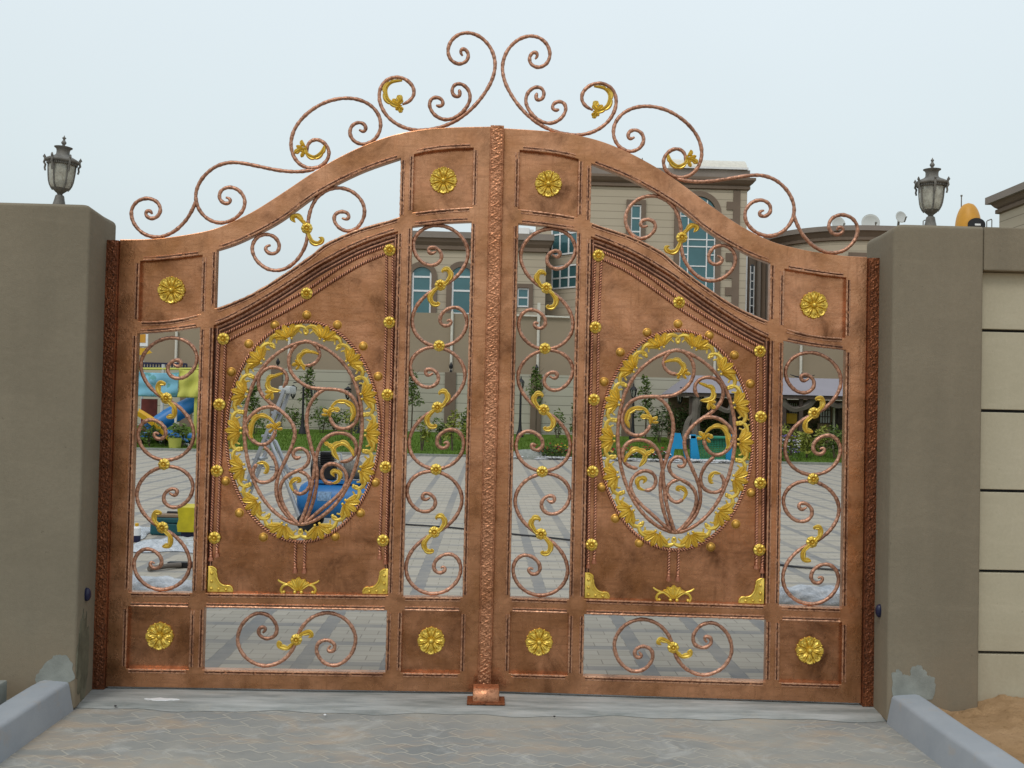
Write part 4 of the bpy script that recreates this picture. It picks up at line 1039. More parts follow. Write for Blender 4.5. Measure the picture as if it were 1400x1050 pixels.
# low wing
xa, xb = at(558, 380, VY).x, at(746, 380, VY).x
zt = at(600, 318, VY).z
mb = MB(); footprint(mb, [(xa, VY), (xb, VY), (xb, VY+9), (xa, VY+9)], 0, zt-.05); mb.build('wing', STONE, villa)
mb = MB(); cornice(mb, [(xa, VY+9), (xa, VY), (xb, VY), (xb, VY+9)], zt, [(.36, 0), (.36, -.30)]); mb.build('cornice', TAUPE_LITE, villa)
mb = MB(); cornice(mb, [(xa, VY+9), (xa, VY), (xb, VY), (xb, VY+9)], zt-.301, [(.30, 0), (.24, -.18), (.12, -.34), (.14, -.36), (.14, -.52), (.0, -.55)]); mb.build('cornice', TAUPE_TRIM, villa)
for p0, p1 in ((562.5, 589), (617, 644)):
    a, b = at(p0, 425, VY), at(p1, 425, VY); w = b.x-a.x
    zb = at(p0, 432, VY).z; h = at(p0, 376, VY).z-zb
    window(villa, (a.x, VY, zb), (1, 0, 0), w, h, (.03, .5, .97) if 0 else (.04, .96), (.06, .62, .96), arch=w*.42, sur=.26, mull=.09)
a = at(707, 420, VY); b = at(723, 394, VY)
window(villa, (a.x, VY, a.z), (1, 0, 0), b.x-a.x, b.z-a.z, (.04, .96), (.05, .5, .95), sur=.2, mull=.07)
a = at(708, 321, VY+1.5); b = at(730, 306, VY+1.5)
tk = thing('water_tank', 'white rectangular water tank on the roof of the low villa wing', 'water tank', ((a.x+b.x)/2, VY+1.8, zt-.02))
mb = MB(); hw = (b.x-a.x)/2; mb.bbox(-hw, hw*.45, -.5, .6, 0, .62, .03); mb.bbox(hw*.45, hw, -.2, .4, .42, .60, .02); mb.build('tank_body', WHITE_B, tk)
# tower with a canted side
TY = VY+.3
p1 = at(803, 300, TY); p2 = at(1021, 300, TY); p0 = at(742, 300, TY+2.0)
tz = at(900, 230, TY).z
plan = [(p0.x, TY+10), (p0.x, TY+2.0), (p1.x, TY), (p2.x, TY), (p2.x, TY+10)]
mb = MB(); footprint(mb, [plan[1], plan[2], plan[3], plan[4], plan[0]], 0, tz-.05); mb.build('tower', STONE, villa)
mb = MB(); cornice(mb, plan, tz, [(.10, 0), (.10, -.42)]); mb.build('cornice', TAUPE_LITE, villa)
mb = MB(); cornice(mb, plan, tz-.421, [(.34, 0), (.34, -.12), (.22, -.26), (.08, -.36), (.12, -.38), (.12, -.52), (0, -.56)]); mb.build('cornice', TAUPE_TRIM, villa)
a, b = at(861.5, 335, TY), at(876.5, 280, TY)
window(villa, (a.x, TY, a.z), (1, 0, 0), b.x-a.x, b.z-a.z, (.05, .95), (.03, .33, .66, .97), sur=.22, mull=.07)
a, b = at(927, 412, TY), at(978.5, 292, TY)
w, h = b.x-a.x, b.z-a.z
window(villa, (a.x, TY, a.z), (1, 0, 0), w, h, (.02, .24, .76, .98), (.02, (.14, .24, .76), (.27, 0, .24), (.27, .76, 1), (.40, .24, .76), (.53, 0, .24), (.53, .76, 1), .62, .70, .96), arch=w*.46, sur=.26, mull=.055)
# quoins near the corner
mb = MB()
qx0, qx1, qx2 = at(993, 300, TY).x, at(1002, 300, TY).x, at(1011.5, 300, TY).x
mb.box(qx1, qx2, TY-.05, TY+.1, 0, tz-1.0)
z = tz-1.55; k = 0
while z > 5:
    if k % 2 == 0: mb.box(qx0, qx1, TY-.05, TY+.1, z-.40, z)
    z -= .42; k += 1
mb.build('quoins', TAUPE_TRIM, villa)
# windows on the canted side
dirv = Vector((p1.x-p0.x, -2.0, 0)).normalized()
def cant(px, py):
    d = FW+RT*((px-700)/F_PX)-UP*((py-525)/F_PX); nn = Vector((dirv.y, -dirv.x, 0)); q = Vector((p1.x, TY, 0))
    return CAM_O+d*((q-CAM_O).dot(nn)/d.dot(nn))
for y0, y1 in ((350.5, 310), (396, 364.5)):
    a, b = cant(754, y0), cant(800, y0); h = cant(754, y1).z-a.z
    window(villa, a, dirv, (b-a).length, h, (.02, .26, .52, .77, .98), (.03, .70 if y0 < 360 else .46, .97), surround=False, mull=.075)
a, b = at(915, 228, TY+1), at(1015, 221, TY+1)
rc = thing('roof_canopy', 'cream barrel roof canopy on top of the villa tower', 'canopy', ((a.x+b.x)/2, TY+.75, tz))
hw = (b.x-a.x)/2
mb = MB(); mb.loft([[(x, -.9+1.8*k/8, (.02 if k in (0, 8) else   .62*sin(pi*k/8)+.02)) for k in range(9)] for x in (-hw, -hw*.3, hw*.3, hw)]); mb.build('canopy_shell', WHITE, rc, smooth='auto')
mb = MB(); mb.box(-hw, hw, -.98, -.93, -.0, .10); mb.build('gutter', WHITE_B, rc)
a = at(879, 214, TY+1)
an = thing('roof_mast', 'short grey mast on the villa tower roof', 'mast', (a.x, TY+1.2, tz-.02)); mb = MB(); mb.lathe([(.06, 0), (.05, .30), (.09, .32), (.02, a.z-tz)], 8); mb.build('mast_pole', IRON, an)

# round ended building right of the tower
RY = 46.0; rc_ = at(1150, 400, RY+4.3); RR = 4.2
rz = at(1150, 308.5, RY).z
rb = thing('round_house', 'stone clad building with a rounded end and brown cornice, right of the villa tower', 'house', (0, 0, 0))
cx, cy = rc_.x, RY+RR
arcp = [(cx-RR*cos(t), cy-RR*sin(t)) for t in [pi/2*k/16 for k in range(17)]]
xr = 28.0
plan = [(arcp[0][0], cy+8)]+arcp+[(xr, RY), (xr, cy+8)]
mb = MB(); footprint(mb, plan, 0, rz-.05); mb.build('body', STONE, rb)
mb = MB(); cornice(mb, plan[:-1], rz, [(.34, 0), (.34, -.26)]); mb.build('cornice', TAUPE_LITE, rb)
mb = MB(); cornice(mb, plan[:-1], rz-.261, [(.26, 0), (.16, -.20), (.10, -.30), (.12, -.32), (.12, -.46), (0, -.5)]); mb.build('cornice', TAUPE_TRIM, rb)
mb = MB(); a = at(1160, 352, RY); mb.box(a.x, xr-.1, RY-.06, RY+.02, 4.5, at(1160, 345, RY).z); mb.build('wall_band', TAUPE_TRIM, rb)
EY = RY+1.2
ex0, ex1 = at(1023, 400, EY).x, at(1062, 400, EY).x; ez = at(1040, 338, EY).z
mb = MB(); mb.box(ex0, ex1, EY, EY+3, 0, ez); mb.build('entrance_bay', TAUPE_TRIM, rb)
a, b = at(1024, 440, EY), at(1031.5, 366, EY)
window(rb, (a.x, EY, a.z), (1, 0, 0), b.x-a.x, b.z-a.z, (.1, .9), (.0, .15, .3, .45, .6, .75, .9), arch=.18, surround=False, glass=DGLASS, mull=.05)
for px in (1036, 1042.5, 1049):
    x = at(px, 400, EY).x; mb = MB(); mb.lathe([(.13, 0), (.13, ez-.3), (.17, ez-.25), (.17, ez-.05)], 12, (x, EY-.12, 0)); mb.build('column', TAUPE_LITE if px != 1042.5 else TAUPE_TRIM, rb, smooth='auto')
x = at(1019.5, 400, EY-.5).x
dp = thing('drainpipe', 'white drainpipe in the corner between the villa tower and the round building', 'pipe', (x, EY-.5, 0)); mb = MB(); mb.lathe([(.07, 0), (.07, at(1019, 346, EY-.5).z)], 10); mb.build('pipe_run', WHITE_B, dp)

def dish(px, pyc, R, Y, yaw, label, tilt=-25):
    p = at(px, pyc, Y)
    root = thing('satellite_dish', label, 'satellite dish', p, 0, 'satellite dishes on the roof')
    root.rotation_euler = (radians(tilt), 0, radians(yaw))
    prof = [(R*k/10, .22*R*(k/10)**2-.1*R) for k in range(1, 11)]
    mb = MB(); mb.lathe([(.001, -.1*R)]+prof+[(R*.99, .22*R-.1*R-.02)]+[(r*.98, h+.02) for r, h in prof[::-1][1:]]+[(.001, -.1*R+.02)], 32, (0, 0, 0), 'Y'); mb.build('reflector', DISH, root, smooth='auto')
    mb = MB(); mb.bar((R*.5, -.05, -R*.85), (R*.35, -R*.9, -R*.3), .05); mb.bar((-.1*R, .1, 0), (0, .3, -R*1.3), .09); mb.build('arm', IRON, root)
    mb = MB(); mb.bbox(R*.25, R*.48, -R*1.05, -R*.88, -R*.38, -R*.2, .01); mb.build('receiver', IRON, root)
dish(1231.5, 297, .32, RY+1, 12, 'small round satellite dish just left of the right hand lantern', -10)
dish(1190, 305, .50, RY+3, -8, 'wide pale satellite dish half hidden by the round building cornice, nearest the pillar', -8)
dish(1146, 306, .40, RY+3, 10, 'pale satellite dish half hidden behind the cornice, inside the gate crest scroll', -8)
a = at(1118, 309, RY+2.5)
dm = thing('roof_dome', 'low beige dome on the rounded end of the roof', 'dome', (a.x, RY+2.5+1.5, rz-.1)); mb = MB(); mb.lathe([(.75*cos(t), .46*sin(t)) for t in [pi/2*k/8 for k in range(8)]]+[(.02, .46)], 28); mb.build('dome_shell', TAUPE_LITE, dm, smooth='auto')
# orange egg on the roof
OY = RY+3.0; a = at(1323.5, 310, OY); b = at(1323.5, 277.5, OY); s = (at(1340, 300, OY).x-at(1307, 300, OY).x)/2
eg = thing('egg_dome', 'orange egg shaped dome with a dark arched opening, right of the lantern', 'dome', (a.x, OY, a.z-.35))
H = b.z-a.z+.35
prof = [(s*.93, 0)]+[(s*sqrt(max(0, 1-((t-.12)/.88)**2))**.92, H*t) for t in [k/18 for k in range(1, 18)]]+[(.01, H)]
mb = MB(); mb.lathe(prof, 36); mb.build('shell', ORANGE, eg, smooth='auto')
mb = MB(); n = 14
P = [(.16+s*.70*cos(pi*k/n), .38+.34*sin(pi*k/n)) for k in range(n+1)]
mb.loft([[(x, y0_, z) for x, z in P]+[(P[-1][0], y0_, 0), (P[0][0], y0_, 0)] for y0_ in (-s*1.0, -s*.1)]); mb.build('arched_opening', BLACK, eg)
mb = MB(); mb.box(.05, .36, -s*1.03, -s*.99, .30, .40); mb.build('vent_panel', WHITE_B, eg)
a = at(1314.5, 269, OY+1); mb = MB(); mb.lathe([(.05, 0), (.03, a.z-rz), (.06, a.z-rz+.02), (.06, a.z-rz+.1)], 8)
tag(mb.build('antenna', IRON), 'thin grey antenna behind the orange dome', 'antenna').location = (a.x, OY+1, rz)
for px, lab in ((1349, 'bent roof pipe right of the orange dome'), (1262, 'bent roof pipe beside the foot of the right lantern')):
    a = at(px, 312, RY+2); mb = MB(); mb.sweep([(0, 0, -.3), (0, 0, .38), (.05, 0, .42), (.26, 0, .50), (.28, 0, .46), (.28, 0, -.3)], .03, 6)
    tag(mb.build('roof_pipe', IRON), lab, 'pipe', 'bent pipes on the roof').location = a
# near house on the right
nb = thing('neighbour_house', 'stone clad house corner with a deep brown cornice at the right edge', 'house', (0, 0, 0))
NY = 28.5; nx = at(1366, 320, NY).x; nz_ = at(1355, 268, NY).z
plan = [(nx+12, NY), (nx, NY), (nx, NY-20)]
mb = MB(); footprint(mb, [(nx, NY-20), (nx+12, NY-20), (nx+12, NY), (nx, NY)], 0, nz_-.05); mb.build('body', STONE, nb)
mb = MB(); cornice(mb, plan, nz_, [(.34, 0), (.34, -.24)]); mb.build('cornice', TAUPE_LITE, nb)
mb = MB(); cornice(mb, plan, nz_-.241, [(.22, 0), (.12, -.14), (.02, -.22), (.10, -.23), (.10, -.36), (0, -.39)]); mb.build('cornice', TAUPE_TRIM, nb)
# ------------------------------------------------------------------ plants
def foliage(mb, c, rx, ry, rz, n, s, r, hollow=.25, shape=None):
    for _ in range(n):
        while True:
            p = Vector((r.uniform(-1, 1), r.uniform(-1, 1), r.uniform(-1, 1)))
            if hollow < p.length < 1: break
        q = Vector((c[0]+p.x*rx, c[1]+p.y*ry, c[2]+p.z*rz))
        if shape: q = shape(q, p)
        ax = Vector((r.uniform(-1, 1), r.uniform(-1, 1), r.uniform(-.4, .8))).normalized(); up = Vector((r.uniform(-1, 1), r.uniform(-1, 1), r.uniform(-1, 1)))
        bx = ax.cross(up).normalized(); L = s*r.uniform(.6, 1.3); W = L*.36
        mb.add([q-ax*L, q-bx*W+ax*L*.1, q+ax*L, q+bx*W+ax*L*.1], [(0, 1, 2, 3)])
def shrub(px, Y, h, w, label, mat, n=170, leaf=.075, stem=True, group='shrubs on the lawn', cat='shrub', name='shrub', clumps=4, z=None):
    r = random.Random(int(px*7+h*100)); p = at(px, 600, Y); z0 = lz(Y) if z is None else z
    root = thing(name, label, cat, (p.x, Y, z0), 0, group)
    mb = MB(); 
    for k in range(clumps):
        cc = (r.uniform(-.45, .45)*w, r.uniform(-.4, .4)*w, h*(.35+.5*(k+.5)/clumps)); f = r.uniform(.35, .6)
        foliage(mb, cc, w*f, w*f, h*.30, n//clumps, leaf, r, .1)
    mb.build('foliage', mat, root, fix=False)
    mb = MB()
    for k in range(4):
        a, b = r.uniform(-.3, .3)*w, r.uniform(-.3, .3)*w
        mb.sweep([(a*.2, b*.2, -.02), (a*.6, b*.6, h*.3), (a, b, h*.75)], lambda t, d: .018*(1-.7*t), 5)
    mb.build('stem', BARK, root)
SH = [(577, 27.2, 1.05, .35, 'thin yellow green shrub left of the pilaster, in the left leaf', LEAF_Y, 150), (604, 30, .9, .5, 'bushy green shrub under the pilaster seen through the left leaf', LEAF, 220),
      (619, 27.5, 1.25, .5, 'tall yellow green shrub beside the pilaster of the left leaf', LEAF_Y, 240), (636, 31, 1.2, .4, 'green shrub close to the copper stile of the left leaf', LEAF, 200),
      (762, 34.5, 1.1, .55, 'sparse shrub against the ribbed wall right of the pilaster', LEAF, 160), (784, 34, 1.4, .45, 'green shrub at the ribbed wall beside the mullion of the right leaf', LEAF, 180),
      (440, 34.5, 1.0, .8, 'low green shrub between the two garden lamp posts', LEAF, 240), (458, 34.8, .9, .7, 'green shrub behind the compressor at the garden wall', LEAF, 220), (400, 34.6, 1.0, .8, 'green shrub behind the ladder at the garden wall', LEAF, 240),
      (480, 31, 1.0, .35, 'thin shrub right of the second lamp post in the left oval', LEAF_Y, 120), (348, 33, .8, .6, 'low shrub at the left rim of the left oval', LEAF, 180),
      (1082, 28.5, 1.05, .55, 'leafy yellow green bush left of the scroll, before the pavilion', LEAF_Y, 260), (1103, 27.5, .95, .5, 'leafy yellow green bush in the middle, before the pavilion', LEAF_Y, 260),
      (1122, 28.2, 1.0, .5, 'bright bush right of the middle, before the pavilion', LEAF_Y, 240), (1142, 27.6, 1.05, .5, 'bush before the pavilion, closest to the right stile', LEAF, 240),
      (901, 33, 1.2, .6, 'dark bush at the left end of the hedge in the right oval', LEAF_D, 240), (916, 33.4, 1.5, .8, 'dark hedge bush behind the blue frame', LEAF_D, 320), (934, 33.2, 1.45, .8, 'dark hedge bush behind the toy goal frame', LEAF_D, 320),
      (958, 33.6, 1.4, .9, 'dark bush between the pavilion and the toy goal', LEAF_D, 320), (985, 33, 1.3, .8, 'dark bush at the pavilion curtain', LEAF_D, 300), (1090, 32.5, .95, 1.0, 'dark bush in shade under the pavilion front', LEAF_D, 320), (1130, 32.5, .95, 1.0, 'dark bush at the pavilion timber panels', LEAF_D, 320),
      (205, 26.5, .75, .5, 'low green bush under the yellow slide', LEAF, 200), (248, 26.3, .8, .45, 'low green bush at the foot of the blue slide', LEAF, 200), (228, 27, .5, .5, 'small dark bush in the gap under the play tower', LEAF_D, 160)]
for px, Y, h, w, lab, m, n in SH: shrub(px, Y, h, w, lab, m, int(n*1.25), .08)
def young_tree(px, Y, h, label, top_w=.42, low=.45):
    r = random.Random(int(px)); p = at(px, 560, Y); z0 = lz(Y)
    root = thing('young_tree', label, 'tree', (p.x, Y, z0), 0, 'young trees along the garden wall')
    mb = MB()
    for k in range(9):
        t = k/8; cz = h*(low+(1-low)*t*.96); f = top_w*(1-.75*t)*(.55+.6*r.random())
        foliage(mb, (r.uniform(-.12, .12), r.uniform(-.12, .12), cz), f, f, h*.075, 46, .085, r, .1)
    mb.build('crown', LEAF, root, fix=False)
    mb = MB(); mb.sweep([(0, 0, -.03), (.02, 0, h*.4), (-.02, .01, h*.7), (0, 0, h*.95)], lambda t, d: .035*(1-.75*t), 6)
    for k in range(7):
        z = h*(low+.05+.06*k); a = k*2.2; mb.sweep([(0, 0, z), (cos(a)*top_w*.4, sin(a)*top_w*.4, z+.18), (cos(a)*top_w*.7, sin(a)*top_w*.7, z+.32)], lambda t, d: .012*(1-.6*t), 4)
    mb.build('trunk', BARK, root)
young_tree(419, 35.4, at(419, 500, 35.4).z-lz(35.4), 'young conical tree behind the first lamp post in the left oval', .5)
young_tree(563, 35.2, at(563, 508, 35.2).z-lz(35.2), 'young tree half hidden by the mullion of the left leaf', .5, .5)
young_tree(733, 35.2, at(733, 505, 35.2).z-lz(35.2), 'young tree before the brown pilaster in the right leaf', .55, .5)
young_tree(883, 35.0, at(883, 516, 35.0).z-lz(35.0), 'slim young tree in the middle of the right oval', .6, .35)
young_tree(345, 35.2, at(345, 530, 35.2).z-lz(35.2), 'young tree at the left rim of the left oval', .5, .45)
# garden lamp posts
def lamp_post(px, Y, py, label, arms=2):
    p = at(px, py, Y); z0 = lz(Y); h = p.z-z0+.12
    root = thing('lamp_post', label, 'lamp post', (p.x, Y, z0), 0, 'black garden lamp posts')
    mb = MB(); mb.lathe([(.16, 0), (.14, .12), (.08, .3), (.06, .5), (.045, .8), (.04, h)], 10); mb.build('post', BIRON, root, smooth='auto')
    for s in ((-1, 1) if arms == 2 else (0,)):
        mb = MB()
        if s: mb.sweep([(0, 0, h-.05), (s*.2, 0, h+.10), (s*.40, 0, h+.06)], .02, 6); mb.build('arm', BIRON, root)
        x = s*.40; zz = h-.02 if s else h
        mb = MB(); mb.lathe([(.03, zz), (.06, zz-.04), (.15, zz-.10), (.135, zz-.13), (.13, zz-.15)] if s else [(.15, zz+.30), (.10, zz+.38), (.03, zz+.45), (.015, zz+.55)], 6, (x, 0, 0)); mb.build('lantern_cap', BIRON, root)
        mb = MB()
        q = (zz-.15, zz-.45) if s else (zz+.30, zz)
        for k in range(6):
            a = pi/3*k; mb.bar((x+.125*cos(a), .125*sin(a), q[0]), (x+.07*cos(a), .07*sin(a), q[1]), .03)
        mb.lathe([(.075, q[1]), (.05, q[1]-.05), (.02, q[1]-.10)], 6, (x, 0, 0)); mb.build('lantern_frame', BIRON, root)
        mb = MB(); mb.lathe([(.105, q[0]-.01), (.06, q[1]+.01)], 6, (x, 0, 0)); mb.build('lantern_glass', LGLASS, root)
lamp_post(415, 33.5, 530, 'black two armed lamp post in the middle of the left oval')
lamp_post(489.5, 34.5, 532, 'black two armed lamp post at the right rim of the left oval')
lamp_post(712, 34.5, 537, 'black single lamp post beside the middle stile of the right leaf', 1)
lamp_post(866, 34.8, 547, 'black single lamp post at the left rim of the right oval', 1)
lamp_post(944, 32.0, 537, 'black two armed lamp post before the pavilion curtain')

# ------------------------------------------------------------------ flower bed along the lawn, right of the middle
y0 = 25.0
a, b = at(702, 628, y0), at(1000, 628, y0)
r = random.Random(8); mb = MB()
mb.grid(80, 6, lambda s, t: (a.x+(b.x-a.x)*s, y0+.55*t+.10*sin(s*40)*(t < .2), .012+.05*sin(pi*t)))
for _ in range(1500):
    x, y, q = r.uniform(a.x, b.x), y0+r.uniform(0, .55), r.uniform(.025, .055)
    mb.lathe([(q*.5, -.3*q), (q, .1*q), (q*.5, .6*q)], 5, (x, y, .05+.02*r.random()))
o = mb.build('pebble_strip', PEBBLE, fix=False); o['kind'] = 'stuff'; tag(o, 'strip of white pebbles between the paving and the lawn', 'pebbles')
def flowers(px, Y, w, h, label, mats, n=20):
    r = random.Random(int(px)); p = at(px, 620, Y)
    root = thing('flowering_plant', label, 'plant', (p.x, Y, .04), 0, 'flowering plants in the pebble strip')
    mb = MB(); foliage(mb, (0, 0, h*.42), w, w*.7, h*.45, 150, .06, r, 0); mb.build('foliage', LEAF_D, root, fix=False)
    for m in mats:
        mb = MB()
        for _ in range(n):
            x, y, z = r.uniform(-w, w)*.9, r.uniform(-w, w*.5)*.7, h*r.uniform(.35, 1.0); q = r.uniform(.022, .042)
            mb.lathe([(q*.3, -q*.4), (q, 0), (q*.6, q*.4), (.005, q*.3)], 6, (x, y, z))
        mb.build('blossom', m, root)
PRED = simple('red_petal', (0.35, 0.012, 0.02), 0.6); PYEL = simple('yellow_petal', (0.60, 0.42, 0.02), 0.6); PPUR = simple('purple_petal', (0.13, 0.07, 0.30), 0.6); PWHI = simple('white_petal', (.6, .6, .6), .6)
flowers(744, 25.3, .38, .40, 'red flowering plant beside the grey boulder', [PRED]); flowers(757, 25.25, .40, .46, 'dark leafy plant between the red and the yellow flowers', [PRED], 5)
flowers(772, 25.3, .35, .45, 'yellow flowering plant next to the mullion of the right leaf', [PYEL, PRED]); flowers(845, 25.3, .5, .42, 'red flowering plant at the left rim of the right oval', [PRED], 40)
flowers(872, 25.3, .4, .35, 'dark plant among the white pebbles of the right oval', [PWHI], 12); flowers(893, 25.3, .45, .42, 'red flowering plant left of the blue frame', [PRED], 40); flowers(905, 25.25, .3, .3, 'small white flowering plant left of the blue frame', [PWHI], 26)
flowers(1078, 26.2, .38, .85, 'purple and white flowering plant at the pavilion bushes', [PPUR, PWHI], 34)
p = at(722, 628, 25.3)
bo = thing('boulder', 'smooth grey boulder at the left end of the pebble strip', 'boulder', (p.x, 25.35, .0)); mb = MB()
mb.grid(20, 10, lambda s, t: ((.62+.05*sin(s*19))*cos(2*pi*s)*cos(pi/2*t), .4*sin(2*pi*s)*cos(pi/2*t), .27*sin(pi/2*t)+.02*sin(s*31))); mb.build('stone', CEMENT, bo, smooth=True)

# ------------------------------------------------------------------ toy goal
gx0, gx1 = at(925, 620, 25.8), at(1000, 620, 25.8)
tg = thing('toy_goal', 'toy goal with blue triangular sides and a green net on the lawn edge', 'toy goal', (at(963, 620, 25.8).x, 25.8, .03))
for px0, px1, pt in ((913, 941, 923), (944, 957, 946.5), (992, 1004, 996)):
    c0, c1, ct = at(px0, 628, 25.8).x-tg.location.x, at(px1, 628, 25.8).x-tg.location.x, at(pt, 592, 25.8)
    zz = ct.z-.03; ctx = ct.x-tg.location.x
    if px0 < 940:
        rings = [[(c0, y, 0), (c0+.14, y, 0), (c0+.20, y, zz*.42), (c1-.18, y, zz*.42), (c1-.10, y, 0), (c1, y, 0), (ctx+.16, y, zz), (ctx-.05, y, zz)] for y in (-.06, .06)]
    else: rings = [[(c0, y, 0), (c1, y, 0), (ctx+.10, y, zz*.95), (ctx-.06, y, zz*.95)] for y in (-.06, .06)]
    mb = MB(); mb.loft(rings); mb.build('side_frame', BLUE_L, tg)
xl, xr2 = at(947, 600, 25.8).x-tg.location.x, at(1000, 600, 25.8).x-tg.location.x; zt_ = at(970, 598, 25.8).z-.03
mb = MB(); mb.sweep([(xl, 0, zt_), (xr2, 0, zt_)], .05, 8); mb.sweep([(xl, 0, .04), (xr2, 0, .04)], .05, 8); mb.build('goal_tube', GREEN, tg)
for x in (xl, xr2): mb = MB(); mb.bbox(x-.10, x+.10, -.06, .06, zt_-.06, zt_+.06, .02); mb.build('joint', WHITE_B, tg)
mb = MB()
for k in range(26): x = xl+(xr2-xl)*k/25; mb.bar((x, .05, .04), (x, .03, zt_), .016)
for k in range(12): z = .06+(zt_-.08)*k/11; mb.bar((xl, .045, z), (xr2, .045, z), .016)
mb.build('net', GREEN, tg)

# ------------------------------------------------------------------ pavilion
PYY = 30.5
x0, x1 = at(945, 560, PYY).x, at(1215, 560, PYY).x; ez = at(1100, 540.5, PYY).z; rzp = at(1100, 517, PYY+2.4).z; gz = lz(PYY)
pv = thing('pavilion', 'dark timber garden pavilion with a lilac grey canvas roof and tied curtains', 'pavilion', ((x0+x1)/2, PYY, gz))
hx = (x1-x0)/2; ez -= gz; rzp -= gz; D = 5.0
mb = MB(); v = [(-hx-.25, -.25, ez), (hx+.25, -.25, ez), (hx+.25, D, ez), (-hx-.25, D, ez), (-hx*.90, D*.45, rzp), (hx*.90, D*.45, rzp), (hx*.90, D*.55, rzp), (-hx*.90, D*.55, rzp)]
v2 = [(-hx*.99, -.2, ez-.0), (hx*.99, -.2, ez)]
mb.add(v, [(0, 1, 5, 4), (1, 2, 6, 5), (2, 3, 7, 6), (3, 0, 4, 7), (4, 5, 6, 7), (3, 2, 1, 0)]); mb.build('roof', ROOFL, pv)
mb = MB(); mb.box(-hx-.2, hx+.2, -.2, -.08, ez-.14, ez-.005); mb.box(-hx-.2, -hx-.08, -.08, D, ez-.14, ez-.005); mb.box(hx+.08, hx+.2, -.08, D, ez-.14, ez-.005); mb.build('eaves_beam', DWOOD, pv)
for x in (-hx, at(1000, 560, PYY).x-pv.location.x, at(1072, 560, PYY).x-pv.location.x, at(1095, 560, PYY).x-pv.location.x, hx):
    mb = MB(); mb.bbox(x-.07, x+.07, -.05, .09, -.02, ez-.14, .01); mb.build('post', DWOOD, pv)
mb = MB(); mb.box(-hx, hx, D-.4, D-.3, 0, ez-.1); mb.build('back_wall', BWOOD, pv)
for (u0, u1, kind) in ((1076, 1091, 'dark'), (1118, 1136, 'wood'), (1139, 1141.5, 'white'), (1143, 1152, 'dark'), (955, 998, 'none'), (1155, 1200, 'wood')):
    a_, b_ = at(u0, 580, PYY+1.2).x-pv.location.x, at(u1, 580, PYY+1.2).x-pv.location.x
    if kind == 'none': continue
    mb = MB(); mb.box(a_, b_, 1.2, 1.28, 0, ez-.2 if kind != 'wood' else 1.0); pn = mb.build('timber_panel', {'dark': DWOOD, 'wood': BWOOD, 'white': WHITE}[kind], pv)
    if kind != 'white':
        z0_, z1_ = 1.02, 1.75
        mb = MB(); mb.box(a_+.05, b_-.05, 1.15, 1.19, z0_, z1_); mb.build('lattice_pane', DISH, pn)
        mb = MB()
        for k in range(5): x = a_+.05+(b_-a_-.1)*k/4; mb.box(x-.015, x+.015, 1.12, 1.149, z0_, z1_)
        for k in range(4): z = z0_+(z1_-z0_)*k/3; mb.box(a_+.05, b_-.05, 1.10, 1.119, z-.015, z+.015)
        mb.build('lattice', DWOOD, pn)
a_, b_ = at(1077, 570, PYY+1).x-pv.location.x, at(1085, 570, PYY+1).x-pv.location.x
mb = MB(); mb.box(a_-.05, b_+.1, .9, 1.0, .98, 1.36); mb.build('orange_cushion', YEL, pv)
def swag(pa, pm, pb, wd):
    mb = MB(); A, Mi, B = [at(q[0], q[1], PYY-.02)-Vector(pv.location) for q in (pa, pm, pb)]
    C = spline([(A.x, A.z), (A.x*.72+Mi.x*.28, A.z*.42+Mi.z*.58), (Mi.x, Mi.z), (B.x*.72+Mi.x*.28, B.z*.38+Mi.z*.62), (B.x, B.z)], .06)
    mb.sweep([(p[0], .02, p[1]) for p in C], lambda t, d: wd*(1-.35*sin(pi*t)), 10, prof=lambda th: 1+.12*cos(5*th)); mb.build('curtain', DRAPE, pv, smooth=True)
swag((1070, 546), (1087, 560), (1112, 544), .15); swag((1135, 549), (1147, 555), (1165, 545), .14); swag((955, 545), (942, 575), (938, 600), .16); swag((975, 547), (995, 562), (1003, 545), .13)
mb = MB(); a_ = at(952, 545, PYY).x-pv.location.x; mb.sweep([(a_, .02, ez-.15), (a_-.05, .02, ez*.5), (a_+.02, .02, .1)], .17, 10, prof=lambda th: 1+.14*cos(6*th)); mb.build('curtain', DRAPE, pv, smooth=True)
fc = at(1096, 516, PYY+2.4)-Vector(pv.location); mb = MB()
for s in (-1, 1): mb.sweep([(fc.x, 2.4, fc.z), (fc.x+s*.25, 2.35, fc.z+.03), (fc.x+s*.48, 2.3, fc.z+.10)], lambda t, d: .04*(1-.7*t), 6); mb.sweep([(fc.x, 2.4, fc.z), (fc.x+s*.2, 2.3, fc.z-.08), (fc.x+s*.38, 2.2, fc.z-.04)], lambda t, d: .035*(1-.7*t), 6)
mb.lathe([(.08, fc.z-.1), (.06, fc.z), (.03, fc.z+.1), (.01, fc.z+.2)], 8, (fc.x, 2.4, 0)); mb.build('finial', BIRON, pv)

